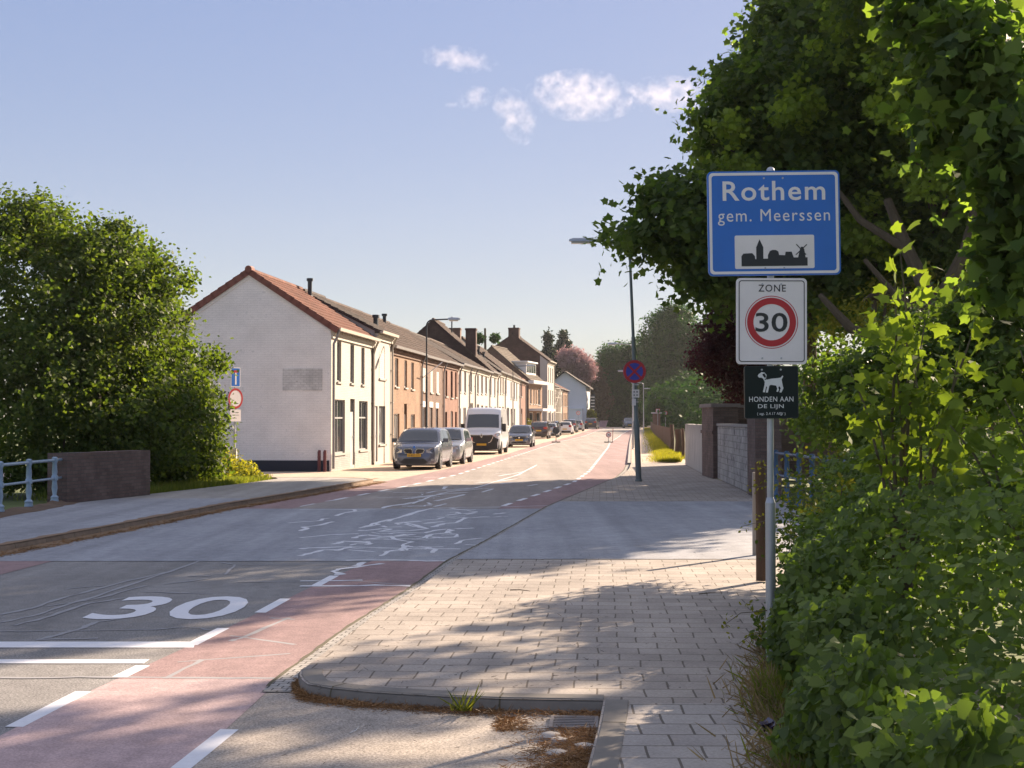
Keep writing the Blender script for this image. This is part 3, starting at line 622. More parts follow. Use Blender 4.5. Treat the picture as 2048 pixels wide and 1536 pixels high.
h5, L5, e5 = house(886, 917, 5.2, 7.15, W_RED, RF_BROWN, 'orange red brick house with arched ground floor windows, fifth in the row', crp(4.267,640,600,[(1070,1086,600,822),(1115,1132,608,835),(1152,1166,615,830)]), crp(4.267,640,600,[(1068,1085,955,1180),(1152,1168,955,1180)]),
   crp(4.267,640,600,[(1115,1135,950,1220)]), frame=M_FRAMED)
h6, L6, e6 = house(917, 937.5, 5.3, 7.1, W_PLASTER2, RF_GREY, 'pale cream rendered house rising beside the white van roof', crp(4.267,640,600,[(1188,1207,572,782),(1230,1248,588,790)]), crp(4.267,640,600,[(1222,1246,918,1150)]), crp(4.267,640,600,[(1188,1203,925,1220)]), curtain=True)
h7, L7, e7 = house(937.5, 949, 5.32, 7.1, W_CREAM, RF_GREY, 'very narrow white house with one upper window, seventh in the row', crp(4.267,640,600,[(1280,1298,602,785)]), crp(4.267,640,600,[(1280,1306,880,1100)]), name='narrow_house')
h8, L8, e8 = house(949, 978, 5.35, 7.15, W_PLASTER, RF_BROWN, 'cream house divided by tall upper pilasters, eighth in the row', crp(4.267,640,600,[(1340,1355,640,800),(1375,1390,648,800),(1410,1425,655,800)]), crp(4.267,640,600,[(1338,1358,890,1100),(1410,1430,905,1100)]), crp(4.267,640,600,[(1376,1392,900,1150)]))
h9, L9, e9 = house(978, 994, 5.5, 9.15, W_PLASTER2, RF_BROWN, 'tall white house with a dark brick gable and a broad chimney rising over its neighbours', crp(5.12,900,620,[(408,425,690,870),(452,466,700,880)]), crp(5.12,900,620,[(408,430,990,1150)]), crp(5.12,900,620,[(455,470,990,1200)]), side=W_DARK, depth=8.2, name='tall_house')
chimney(h9, .5, 1.35, 6.2, 8.5, .75, 0, W_DARK)
flue(h9, 4.0, 3.2, 8.3, 9.6, .05, name='flue_pipe')
h10, L10, e10 = house(994, 1009, 5.7, 8.2, W_PLASTER, RF_GREY, 'cream house with three close upper windows and two roof vents', crp(5.12,900,620,[(486,500,690,856),(513,526,692,858),(537,550,698,860)]), crp(5.12,900,620,[(500,520,990,1150)]), crp(5.12,900,620,[(535,550,990,1200)]), depth=7)
chimney(h10, 3.2, 3.6, 7.6, 9.1, .9, 0, W_BROWN); flue(h10, 2.0, 1.6, 6.5, 7.6, .08, k=1); flue(h10, 5.0, 1.5, 6.4, 7.3, .08, k=2)
h11, L11, e11 = house(1009, 1039, 5.75, 8.6, W_PLASTER2, RF_BROWN, 'long white rendered house between the cream one and the pink one', crp(5.12,900,620,[(568,580,700,860),(620,632,735,910),(653,665,740,915),(678,689,745,918)]), crp(5.12,900,620,[(580,606,1000,1190),(655,668,1010,1190)]), crp(5.12,900,620,[(620,636,1010,1200)]), depth=7)
h12, L12, e12 = house(1039, 1051, 5.75, 8.8, W_RED, RF_BEIGE, 'pinkish brick house with a beige tiled roof seen edge on', crp(5.12,900,620,[(705,715,690,880),(728,739,694,888)]), crp(5.12,900,620,[(702,714,1010,1190)]), crp(5.12,900,620,[(728,741,1010,1210)]), depth=8, side=W_DARK)
# 13 orange brick house standing forward with white fascia and a shop porch
def uz(L, ups, dns, drs): return ([[a,b,c,d] for a,b,c,d in ups], [[a,b,c,d] for a,b,c,d in dns], [[a,b,c,d] for a,b,c,d in drs])
h13, L13, e13 = house(0, 0, 6.1, 9.6, W_ORANGE, RF_BEIGE, 'orange brick house with a wide white fascia and flat shop porch', O=(1.75,152,0), ang=math.atan2(7,1.55), plen=7.2, opsz=uz(7.2, [(.7,1.5,3.5,5.1),(2.4,3.0,3.5,5.0),(3.6,4.2,3.5,5.0),(5.0,6.2,3.4,5.1)], [(.4,2.6,.5,2.6),(4.2,6.4,.5,2.6)], [(3.0,3.9,.12,2.5)]), depth=8, side=W_BROWN, gutter=M_WHITE, overhang=.5, cornice=False, pipe=False)
fs_ = MB(); fs_.box((-.3,-.62,5.62), (7.5,-.02,5.95)); obj('fascia', fs_, M_WHITE, h13)
pc_ = MB(); pc_.box((.1,-1.5,2.75), (7.1,-.01,3.0)); [pc_.tube([(u,-1.4,0),(u,-1.4,2.75)], .05, 6) for u in (.2,2.5,4.8,7.0)]; obj('porch', pc_, M_WHITE, h13)
dm_ = MB(); dm_.box((1.2,.5,6.6), (6.2,3.2,7.9)); dm_.box((1.0,.3,7.9), (6.4,3.4,8.05)); dmo = obj('dormer', dm_, M_WHITE, h13)
dw_ = MB()
for k_ in range(4): dw_.box((1.4+k_*1.2,.47,6.85), (2.35+k_*1.2,.497,7.7))
obj('window', dw_, M_GLASS, dmo)
# 14 three storey house with the dark gable, white strip at the street side
h14, L14, e14 = house(0, 0, 8.6, 11.6, W_PLASTER, RF_BROWN, 'three storey house with a dark brick gable and white rendered front edge', O=(4.04,165,0), ang=math.atan2(7,.95), plen=7, opsz=uz(7, [(.8,1.7,3.6,5.2),(2.8,3.7,3.6,5.2),(5,5.9,3.6,5.2),(.8,1.7,6.2,7.8),(2.8,3.7,6.2,7.8),(5,5.9,6.2,7.8)], [(.8,2.6,.8,2.6),(4.8,6.2,.8,2.6)], [(3.2,4.1,.12,2.5)]), depth=8.4, side=W_DARK, name='tall_house', pipe=True, gutter=M_GUTW, ridgepos=4.0)
ws_ = MB(); ws_.box((-.03,.0,0), (-.003,.85,8.3)); ws_.prism([(0,8.3),(.85,8.3),(.85,9.1),(0,8.45)], -.03, -.003, axis='x'); obj('side_render', ws_, W_PLASTER2, h14)
gb_ = MB(); gb_.box((-.03,.85,0), (-.004,4,3.4)); obj('side_base', gb_, M_KERB, h14)
chimney(h14, .6, 3.9, 11.0, 12.3, 1.2, 2, W_DARK)
for i, (Yo, Lh, ev, rd, wl, lab, rfm) in enumerate(((173, 6.5, 5.9, 8.2, W_PLASTER, 'cream house hung with scaffold-like trellis past the dark gable', RF_GREY), (179.6, 8, 5.7, 7.8, W_CREAM, 'cream house next after the trellised one', RF_RED), (187.8, 8.5, 5.6, 7.8, W_ORANGE, 'ochre brick house at the far end of the terrace', RF_RED))):
    k_ = Lh/4; ups = [(.5+j*k_, 1.3+j*k_, 3.4, 4.9) for j in range(4)]; dns = [(.5+j*k_, 1.35+j*k_, .8, 2.5) for j in (0,2,3)]
    hh, _, _ = house(0, 0, ev, rd, wl, rfm, lab, O=(FX(Yo)+.65, Yo, 0), ang=math.atan2(7,.85), plen=Lh, opsz=uz(Lh, ups, dns, [(.5+k_, 1.4+k_, .12, 2.5)]), depth=8)
    if i == 0:
        tr = MB()
        for j in range(9): tr.tube([(j*.8,-.5,0),(j*.8,-.5,5.6)], .03, 5)
        for z_ in (2.6, 4.4, 5.5): tr.tube([(0,-.5,z_),(6.5,-.5,z_)], .03, 5)
        tr.tube([(0,-.5,3.4),(6.3,-.5,5.4)], .03, 5); obj('trellis', tr, M_TRIM, hh)
# far white houses with gables to the street
def gable_house(xa, xp, xb, yp, ye, Y, Lh, label, yb=858):
    a, p, b = D(xa, ye, Y), D(xp, yp, Y), D(xb, ye, Y); z0 = zg(Y); root = empty('gabled_house', (b.x, Y, z0), math.atan2(7,.95)); tag(root, label, 'house', 'white gabled houses at the end of the street')
    depth = b.x-a.x; rp = b.x-p.x; ev, rd = b.z-z0, p.z-z0
    wf = MB(); wall_front(wf, 0, Lh, 0, ev, [(.8,1.7,3.4,4.8),(3,3.9,3.4,4.8),(.8,1.7,.8,2.4),(3,3.9,.1,2.4)])
    wf.add([(0,0,0),(0,0,ev),(0,rp,rd),(0,depth,ev),(0,depth,0)], [(0,1,2,3,4)]); wf.add([(Lh,0,0),(Lh,0,ev),(Lh,rp,rd),(Lh,depth,ev),(Lh,depth,0)], [(4,3,2,1,0)])
    obj('wall', wf, plain('white_render', (.60,.60,.62), .8, var=.05, scale=1), root, fixn=False)
    for o in ((.8,1.7,3.4,4.8),(3,3.9,3.4,4.8),(.8,1.7,.8,2.4)): add_window(root, o)
    add_door(root, (3,3.9,.1,2.4), M_DOORD)
    rf = MB(); sl = (rd-ev)/rp; sl2 = (rd-ev)/(depth-rp)
    for (y0, z0_, y1) in ((-.5, ev-.5*sl, rp), (depth+.4, ev-.4*sl2, rp)):
        rf.add([(-.4,y0,z0_),(Lh,y0,z0_),(Lh,y1,rd),(-.4,y1,rd),(-.4,y0,z0_+.2),(Lh,y0,z0_+.2),(Lh,y1,rd+.2),(-.4,y1,rd+.2)], [(0,3,2,1),(4,5,6,7),(0,1,5,4),(1,2,6,5),(2,3,7,6),(3,0,4,7)])
    obj('roof', rf, RF_GREY, root)
    return root
g1 = gable_house(1092, 1129.5, 1172, 744, 773, 236, 9, 'white house with a dark edged gable at the bend of the street')
gd = MB(); gd.box((-1.2,.6,0), (-.02,7.6,3.0)); gd.box((-1.3,.5,3.0), (-.02,7.7,3.15)); obj('garage', gd, M_WHITE, g1)
gt = MB()
for k_ in range(5): gt.box((-.9,3.4,3.4+k_*.3), (-.8,7.4,3.52+k_*.3))
for k_ in range(5): gt.box((-.95,3.4+k_,3.15), (-.85,3.5+k_,4.9))
obj('terrace_fence', gt, M_SILL, g1)
g2_ = gable_house(1085, 1115, 1150, 732, 752, 252, 7, 'second white gable standing behind the first at the bend')
st_ = empty('balcony_stair', (D(1180,842,245).x, 245, zg(245)), 0); tag(st_, 'white slatted outdoor balcony stair tower at the end of the terrace', 'balcony')
for k_ in range(9): m_ = MB(); m_.box((-.85,-.5,.9+k_*.52), (.75,.4,1.06+k_*.52)); obj('slat', m_, M_FRAMEW, st_)
m_ = MB(); [m_.box((x_-.05,-.53,0), (x_+.05,-.501,5.6)) for x_ in (-.85,.05,.8)]; m_.box((-.9,.41,0), (.8,.6,5.6)); obj('frame', m_, M_DARKMETAL, st_)
# ------------------------------------------------------------------ town sign post in the hedge
M_SBLUE = plain('sign_blue', (.005,.135,.54), .35, var=.16, scale=3, spec=.6); M_SWHITE = plain('sign_white', (.78,.74,.73), .4, var=.12, scale=5, spec=.5)
M_SRED = plain('sign_red', (.45,.012,.02), .4, var=.05); M_SBLACK = plain('sign_black', (.012,.014,.018), .4, var=.05); M_SGREEN = plain('sign_dark_green', (.006,.014,.014), .35, var=.2, spec=.2); M_SEDGE = plain('sign_back', (.5,.5,.52), .5, .5)
M_SBLUE2 = plain('sign_bright_blue', (.03,.05,.42), .4, var=.05)
PY = 10.75; PX = D(1540, 838, PY).x
post = empty('traffic_sign_post', (PX, PY, .12)); tag(post, 'tall grey post in the hedge with blue Rothem, zone 30 and dog signs', 'road sign')
def L3(x, y, Y=PY): p = D(x, y, Y); return (p.x-PX, p.z-.12)
m = MB(); m.tube([(0,0,-.1),(0,0,1.16)], .038, 16); m.tube([(0,0,1.16),(0,0,1.20)], [.038,.026], 16); m.tube([(0,0,1.2),(0.012,0,3.62)], .0245, 14); m.lathe((.012,0,3.62), [(.03,0),(.03,.015),(.02,.03),(.004,.035)], 12)
obj('pole', m, M_STEEL, post, smooth=True)
def panel(name, x0, x1, y0, y1, r, mat, parent, tilt=0, th=.022, edge=None):
    (a, t), (b, bt) = L3(x0, y0), L3(x1, y1); cx, cz, w_, h_ = (a+b)/2, (t+bt)/2, b-a, t-bt
    root = empty(name, (cx, -.05, cz), 0, parent); root.rotation_euler = (0, -tilt, 0)
    m = MB(); m.prism(rrect(0, 0, w_, h_, r), 0, th); obj('board', m, mat, root)
    m = MB(); m.box((-.06, th, h_*.25), (.06, .075, h_*.25+.03)); m.box((-.06, th, -h_*.25), (.06, .075, -h_*.25+.03)); obj('bracket', m, M_SEDGE, root)
    m = MB(); [m.lathe((0, 0, 0), [(.001,0),(.001,.001)], 3) for _ in ()]; [m.prism(circ(sx*.07, sz*h_*.43, .007, 10), -.006, -.0) for sx in (-1,1) for sz in (1,-1)]; obj('bolt', m, M_STEEL, root)
    return root, cx, cz, w_, h_
def flat(name, poly, y, mat, parent, th=.002):
    m = MB(); m.prism(poly, -y-th, -y); return obj(name, m, mat, parent)
def flatring(name, o, i, y, mat, parent, th=.002):
    m = MB(); m.ring(o, i, -y-th, -y); return obj(name, m, mat, parent)
bl, cx, cz, bw, bh = panel('place_sign', 1413.4, 1677.8, 344, 552, .035, M_SBLUE, post, R(.7))
def LC(x, y): q = L3(x, y); return (q[0]-cx, q[1]-cz)
flatring('border', rrect(0,0,bw-.024,bh-.024,.03), rrect(0,0,bw-.064,bh-.064,.022), 0, M_SWHITE, bl)
def lett(s, x0, x1, y0, y1, mat, parent, bold, space=1.0):
    a = LC(x0, y1); b = LC(x1, y0); return text('lettering', s, a[0], b[0], a[1], b[1], -.0003, mat, parent, bold, space, .002)
lett('Rothem', 1444, 1648, 364, 403, M_SWHITE, bl, .012, 1.12); lett('gem. Meerssen', 1434, 1657, 420, 452, M_SWHITE, bl, 0, 1.15)
a, b = LC(1467, 538.5), LC(1625, 472); flat('skyline_field', rrect((a[0]+b[0])/2, (a[1]+b[1])/2, b[0]-a[0], b[1]-a[1], .012), 0, M_SWHITE, bl)
sky = [(284,607),(284,550),(295,535),(345,533),(360,550),(362,567),(368,567),(368,500),(387,455),(408,500),(408,565),(434,565),(434,545),(445,522),(460,516),(480,517),(493,525),(497,545),(531,547),(534,527),(568,527),(580,560),(605,560),(615,515),(622,500),(632,500),(640,515),(647,560),(658,560),(658,607)]
q_ = lambda p: LC(1380+p[0]/2.844, 320+p[1]/2.844)
flat('skyline', [q_(p) for p in sky], .0022, M_SBLACK, bl, .0015)
m = MB()
for i, (p, r_) in enumerate((((595,485),(650,545)), ((655,487),(592,545)))):
    A, B = Vector(q_(p)), Vector(q_(r_)); d = (B-A).normalized(); n_ = Vector((-d.y, d.x))*.0035
    m.prism([tuple(A-n_), tuple(B-n_), tuple(B+n_), tuple(A+n_)], -.0041-i*.0004, -.0022)
obj('mill_sail', m, M_SBLACK, bl)
zn, cx, cz, bw, bh = panel('zone_sign', 1470.5, 1611.5, 557.5, 729, .03, M_SWHITE, post, R(-.2))
flatring('border', rrect(0,0,bw-.034,bh-.034,.022), rrect(0,0,bw-.046,bh-.046,.017), 0, M_SBLACK, zn)
lett('ZONE', 1514.3, 1568.8, 570.5, 584.5, M_SBLACK, zn, .004, 1.15)
cc = LC(1540.7, 645.3); s_ = PY/F
flatring('thin_ring', circ(*cc, 52.8*s_, 64), circ(*cc, 51.3*s_, 64), 0, M_SRED, zn, .0012); flatring('red_ring', circ(*cc, 48.8*s_, 64), circ(*cc, 36.2*s_, 64), 0, M_SRED, zn)
lett('30', 1508.7, 1572.3, 626.5, 664.5, M_SBLACK, zn, .012, 1.0)
dg, cx, cz, bw, bh = panel('dog_sign', 1486.5, 1594.5, 732.5, 837, .018, M_SGREEN, post, R(.3))
flatring('border', rrect(0,0,bw-.004,bh-.004,.017), rrect(0,0,bw-.009,bh-.009,.015), 0, M_DARKMETAL, dg, .001)
dog = [(1113,40),(1120,28),(1140,15),(1158,18),(1172,35),(1168,55),(1172,66),(1200,60),(1250,55),(1266,52),(1278,38),(1283,44),(1272,65),(1275,85),(1280,110),(1284,122),(1270,152),(1257,150),(1266,122),(1255,108),(1249,120),(1254,130),(1248,147),(1237,145),(1243,125),(1235,105),(1200,100),(1190,106),(1180,151),(1166,151),(1175,115),(1169,109),(1160,150),(1147,148),(1158,100),(1160,80),(1150,60),(1140,52),(1122,52)]
dq = lambda p: LC(1180+p[0]/3.34, 740+p[1]/3.34)
flat('dog_picture', [dq(p) for p in dog], 0, plain('sign_pale', (.68,.70,.68), .4), dg); flat('dog_ear', [dq(p) for p in [(1143,30),(1157,23),(1168,42),(1163,56),(1152,46)]], .0022, M_SGREEN, dg, .001)
flat('dog_collar', [dq(p) for p in [(1158,62),(1171,56),(1174,61),(1160,69)]], .0022, M_SGREEN, dg, .001)
W3 = MATS['sign_pale']
lett('HONDEN AAN', 1496, 1584, 793.4, 803.6, W3, dg, .004, 1.08); lett('DE LIJN', 1513.6, 1564.6, 808.6, 818.8, W3, dg, .004, 1.08); lett('( art. 2.4.17 APV )', 1512, 1568, 824.5, 831.5, W3, dg, -.002, 1.05)

# ------------------------------------------------------------------ street lamps
def street_lamp(base, H, arm, hl, r0, r1, label, mat=None, lean=0, headmat=None, drop=0.0, col=True):
    root = empty('street_lamp', base); tag(root, label, 'street lamp', 'street lamps along the road'); mt = mat or M_GREYPOLE; s = -1 if arm < 0 else 1
    m = MB(); m.lathe((0,0,0), [(r0*1.25,0),(r0*1.25,.04),(r0,.06)], 14); m.tube([(0,0,.05),(lean*.25,0,H*.25)], r0, 14); m.tube([(lean*.25,0,H*.25),(lean*.26,0,H*.26),(lean*.6,0,H*.6)], [r0,r0*.75,r0*.7], 12); m.tube([(lean*.6,0,H*.6),(lean,0,H-.25)], [r0*.55, r1], 10)
    obj('pole', m, mt, root, smooth=True)
    m = MB(); pts = [(lean, 0, H-.27)] + [(lean+s*.25*(1-math.cos(R(t))), 0, H-.25+.25*math.sin(R(t))) for t in (0,20,45,70,90)] + [(arm, 0, H+.03)]; m.tube(pts, r1*.95, 10); obj('arm', m, mt, root, smooth=True)
    x0, x1 = sorted((arm, arm+s*hl)); m = MB(); sc = [(0,.6),(.12,1),(.85,.95),(1,.55)] if s > 0 else [(0,.55),(.15,.95),(.88,1),(1,.6)]
    vs = []; fs = []
    for t, k in sc:
        x = x0+(x1-x0)*t; zc_ = H+.03
        for (yy_, zz) in ((-.12,-.03),(-.10,.05),(-.04,.08),(.04,.08),(.10,.05),(.12,-.03)): vs.append((x, yy_*k, zc_+zz*k))
    for i in range(3):
        for j in range(6): fs.append((i*6+j, i*6+(j+1)%6, (i+1)*6+(j+1)%6, (i+1)*6+j))
    fs += [tuple(range(6)), tuple(range(18,24))]
    m.add(vs, fs); hd = obj('lamp_head', m, headmat or M_STEEL, root)
    m = MB(); m.box((x0+.06*hl/.7, -.09, H-.055), (x1-.12*hl/.7, .09, H-.002)); obj('diffuser', m, plain('diffuser', (.58,.55,.45), .3), hd)
    return root
lampR = street_lamp((3.69,42.3,.085), 7.0, -1.28, .74, .085, .04, 'tall grey green lamp post on the right pavement bearing the round blue and red sign', lean=-.25)
street_lamp((-3.79,64.3,.0), 6.3, .95, .55, .07, .035, 'dark lamp post in front of the brown brick house behind the dark parked car', M_DARKMETAL)
street_lamp((.08,118,.0), 6.2, 1.1, .6, .06, .03, 'lamp post before the white rendered houses beyond the small parked car', M_DARKMETAL)
street_lamp((7.25,87,.085), 6.3, -.9, .6, .06, .035, 'pale lamp post directly behind the tall one on the right pavement', M_STEEL)
street_lamp((11.3,133,.085), 6.2, -1.0, .6, .06, .035, 'pale lamp post whose head shows left of the round no stopping sign', M_STEEL)
street_lamp((15.6,172,.085), 6.1, -.9, .6, .07, .04, 'pale lamp post right of the round sign, the nearer of the two far ones', M_STEEL)
street_lamp((21.75,220,.5), 6.0, -1.1, .6, .08, .045, 'furthest pale lamp post standing by the brick gate pillar', M_STEEL)
# no stopping sign on the lamp post
ns = empty('no_stopping_sign', (3.62,42.14,.12)); tag(ns, 'round red and blue no stopping sign on the tall right lamp post', 'road sign')
zc_ = D(0,743,42.14).z-.12; xc_ = D(1269,743,42.14).x-3.62
m = MB(); m.prism(circ(xc_, zc_, .335, 48), 0, .02); obj('disc', m, M_SBLUE2, ns)
flatring('red_ring', circ(xc_,zc_,.332,48), circ(xc_,zc_,.25,48), 0, M_SRED, ns, .004)
m = MB(); k = 0
for a in (45, 135):
    d = Vector((math.cos(R(a)), math.sin(R(a)))); n_ = Vector((-d.y, d.x))*.03; c_ = Vector((xc_, zc_)); m.prism([tuple(c_-d*.25-n_), tuple(c_+d*.25-n_), tuple(c_+d*.25+n_), tuple(c_-d*.25+n_)], -.003-.0006*a/45, -.0002)
obj('red_cross', m, M_SRED, ns)
for i, (ya, yb, xa, xb) in enumerate(((779,795,1264,1278.5),(797.5,811,1264,1272))):
    a, b = D(xa, yb, 42.1), D(xb, ya, 42.1); m = MB(); m.box((a.x-3.62, -.03, a.z-.12), (b.x-3.62, -.015, b.z-.12)); pl_o = obj('plate', m, M_SWHITE, ns)
    if i == 0:
        m = MB()
        for (u, v) in ((.3,.7),(.7,.7),(.3,.3),(.7,.3)): m.prism(circ(a.x-3.62+(b.x-a.x)*u, a.z-.12+(b.z-a.z)*v, .022, 10), -.034, -.0305)
        obj('symbol', m, M_SBLACK, pl_o)
m = MB(); m.tube([(xc_-.02,.0,zc_-.95),(xc_-.02,.0,zc_-.34)], .02, 8); m.box((xc_-.05,.0,zc_-.40), (xc_+.12,.05,zc_-.36)); m.box((xc_-.05,.02,zc_-.9), (xc_+.12,.07,zc_-.87)); obj('bracket', m, M_STEEL, ns)

# ------------------------------------------------------------------ dead end sign at the side street
ds = empty('dead_end_sign', (-9.3,48.6,-.05), R(56)); tag(ds, 'dead end and closed road signs on a grey post before the white gable', 'road sign')
m = MB(); m.tube([(0,0,0),(0,0,1.6)], .045, 10); m.tube([(0,0,1.6),(0,0,3.65)], .028, 10); obj('pole', m, M_STEEL, ds, smooth=True)
m = MB(); m.prism(rrect(0,3.35,.44,.66,.03), -.05, -.03); p_ = obj('board', m, M_SWHITE, ds); flat('blue_field', rrect(0,3.35,.38,.60,.02), .0502, M_SBLUE, p_)
m = MB(); m.prism([(-.035,3.1),(.035,3.1),(.035,3.5),(-.035,3.5)], -.0545, -.0523); obj('white_bar', m, M_SWHITE, p_); m = MB(); m.prism([(-.09,3.5),(.09,3.5),(.09,3.58),(-.09,3.58)], -.0545, -.0523); obj('red_bar', m, M_SRED, p_)
m = MB(); m.prism(circ(0,2.64,.345,36), -.05, -.03); p_ = obj('disc', m, M_SWHITE, ds); flatring('red_ring', circ(0,2.64,.343,36), circ(0,2.64,.27,36), .0502, M_SRED, p_)
m = MB(); m.prism(rrect(0,2.07,.50,.40,.03), -.05, -.03); p_ = obj('plate', m, M_SWHITE, ds)
m = MB(); [m.box((-.16,-.0515,z_), (.16-.1*(z_ < 2.0),-.0502,z_+.022)) for z_ in (2.16,2.07,1.97)]; obj('lettering', m, plain('faded_text', (.3,.3,.32), .6), p_)
m = MB(); m.cbox((-.0,.11,2.55), (.02,.30,.62), rot=Matrix.Rotation(R(20),3,'Z')); obj('side_board', m, M_DARKMETAL, ds)
m = MB(); m.box((-.30,-.02,2.25), (-.06,.0,2.85)); obj('back_board', m, plain('brown_board', (.09,.06,.05), .7), ds)
# concrete barrier stub in the grass
cb = MB(); cb.cbox((-.45,-.2,.92), (1.0,.16,.16), rot=Matrix.Rotation(R(25),3,'Z')); cb.box((-.06,-.02,0), (.14,.12,1.0)); cbo = obj('concrete_barrier', cb, plain('pale_concrete', (.50,.47,.42), .85, var=.2), loc=(-8.95,46.4,-.05)); tag(cbo, 'pale concrete post and beam in the grass at the left bush', 'barrier')

# ------------------------------------------------------------------ bridge railings
M_RAIL = plain('blue_grey_iron', (.27,.36,.46), .4, .35, .25, 9); M_RAILB = plain('blue_iron', (.05,.11,.20), .4, .3, .2, 9)
def railing(name, label, x, y0, y1, step, zb, H, mat, mid):
    root = empty(name, (x, y0, zb)); tag(root, label, 'railing')
    m = MB(); m.tube([(0,-1,H-.07),(0,y1-y0+.6,H-.07)], .03, 10); obj('rail', m, mat, root, smooth=True)
    m = MB(); m.tube([(0,-1,H*mid),(0,y1-y0+.6,H*mid)], .025, 10); obj('rail', m, mat, root, smooth=True)
    n = int((y1-y0)/step+.5); prof = [(.085,0),(.085,.03),(.075,.06),(.085,.10),(.05,.13),(.04,.15),(.062,.30*H),(.045,.47*H),(.055,.48*H),(.068,mid*H-.04),(.068,mid*H+.04),(.05,.60*H),(.058,.66*H),(.045,.85*H),(.055,.88*H),(.06,H-.11),(.06,H-.02),(.03,H)]
    for i in range(n+1): m = MB(); m.lathe((0, i*step, 0), prof, 12); obj('baluster_post', m, mat, root, smooth=True)
railing('bridge_railing', 'pale blue iron railing with cast posts beside the left pavement', -9.45, 22.0, 30.0, 1.6, .19, .93, M_RAIL, .52)
railing('bridge_railing', 'deep blue iron railing half hidden by the hedge on the right', 5.85, 20.5, 32.2, 1.3, .12, 1.1, M_RAILB, .5)
# ------------------------------------------------------------------ parapets and walls
W_PAR = brick('parapet_brick', (.12,.08,.07), (.165,.115,.10), (.10,.085,.075), .23, .075, .008, plane='x', var=.35, dirt=((.40,.38,.36), .66))
m_, nt_, b_, o_ = newmat('stained_concrete'); v_ = mapping(nt_); sp_ = N(nt_, 'SeparateXYZ'); nt_.links.new(v_, sp_.inputs[0])
n1_ = noise(nt_, v_, 2.5, 6, .7); v2_ = mapping(nt_, (5,5,.5)); n2_ = noise(nt_, v2_, 1.5, 5, .65)
c_ = mix(nt_, (.40,.38,.35), (.52,.50,.46), n1_); c_ = mix(nt_, c_, (.20,.19,.18), ramp(nt_, [(.48,(0,0,0)),(.68,(1,1,1))], n2_))
ad_ = N(nt_, 'MapRange'); setin(ad_, {'From Min': 1.15, 'From Max': 1.6}); nt_.links.new(sp_.outputs[2], ad_.inputs[0]); am_ = N(nt_, 'Math', operation='MULTIPLY'); nt_.links.new(ad_.outputs[0], am_.inputs[0]); nt_.links.new(n1_, am_.inputs[1])
c_ = mix(nt_, c_, (.14,.14,.135), am_.outputs[0]); nt_.links.new(c_, b_.inputs['Base Color']); setin(b_, {'Roughness': .9}); bump(nt_, b_, n1_, .4, .02); M_CONC = m_
W_BLOCK = brick('pale_stone_block', (.33,.32,.30), (.42,.40,.375), (.24,.23,.215), .40, .17, .012, plane='x', var=.35, dirt=((.13,.12,.12), .52))
def wall_run(name, label, a, b, th, h, mat, z=.0, cap=None, cat='wall'):
    A, B = Vector((*a,0)), Vector((*b,0)); L = (B-A).length; U = (B-A).normalized(); root = empty(name, (A.x, A.y, z), math.atan2(U.y, U.x)); tag(root, label, cat)
    m = MB(); n = max(2, int(L/.4)); r_ = random.Random(int(A.x*10)); vs = []; fs = []
    for i in range(n+1):
        u = L*i/n; hh = h + r_.uniform(-.012, .012)
        vs += [(u,0,0),(u,0,hh),(u,-th,hh),(u,-th,0)]
    for i in range(n): fs += [(i*4+k, i*4+k+1, i*4+k+5, i*4+k+4) for k in range(3)]
    fs += [(0,1,2,3), tuple(n*4+k for k in (3,2,1,0))]; m.add(vs, fs); w_ = obj('wall_body', m, mat, root)
    if cap: m = MB(); m.box((-.03,-th-.03,h+.014), (L+.03,.03,h+.014+cap[0])); obj('coping', m, cap[1], root)
    return root
wall_run('brick_parapet', 'dark weathered brick parapet at the end of the blue left railing', (-9.32,30.4), (-8.5,34.1), -.45, 1.12, W_PAR, .06)
wall_run('concrete_wall', 'pale stained concrete wall end between wooden fence and brick pillar', (6.23,46.9), (6.85,57.4), .3, 1.6, M_CONC, .1)
pr = empty('brick_pillar', (6.1,44.0,.1)); tag(pr, 'dark brick pillar with flat cap between the pale concrete walls', 'pillar')
m = MB(); m.box((0,0,0), (.75,2.6,2.16)); m.box((-.04,-.04,1.35), (-.001,2.64,1.45)); obj('pillar_body', m, W_PAR, pr); m = MB(); m.box((-.07,-.07,2.163), (.82,2.67,2.27)); obj('coping', m, plain('dark_coping', (.20,.17,.16), .9, var=.3), pr)
wall_run('stone_wall', 'low grey stone block wall right of the dark brick pillar', (5.75,35.0), (6.22,43.9), .35, 1.58, W_BLOCK, .1, (.07, M_KERB))
wall_run('brick_pillar', 'dark narrow brick pillar directly behind the wooden post', (5.6,33.4), (5.66,34.9), .6, 1.85, W_PAR, .1, (.08, MATS['dark_coping']), cat='pillar')
wall_run('dark_garden_wall', 'dark brick garden wall rising behind the stone block wall', (6.95,46.6), (10.5,46.2), -.4, 2.25, W_PAR, .0, (.09, MATS['dark_coping']))
# wooden post and plank in front of the railing
wp = MB(); wp.tube([(0,0,0),(.0,0,.6),(-.015,.0,1.32)], [.062,.06,.055], 10); o = obj('wooden_post', wp, barkmat('old_wood', (.07,.045,.03), (.14,.09,.06)), loc=(2.78,16.2,.1), smooth=True); tag(o, 'rough brown wooden post left of the tall sign post', 'post')
wp = MB(); wp.box((-.04,-.03,0), (.02,.05,1.1)); o = obj('plank', wp, plain('grey_plank', (.30,.26,.23), .85), loc=(3.24,19.3,.09)); tag(o, 'thin pale upright plank behind the rough wooden post', 'plank')
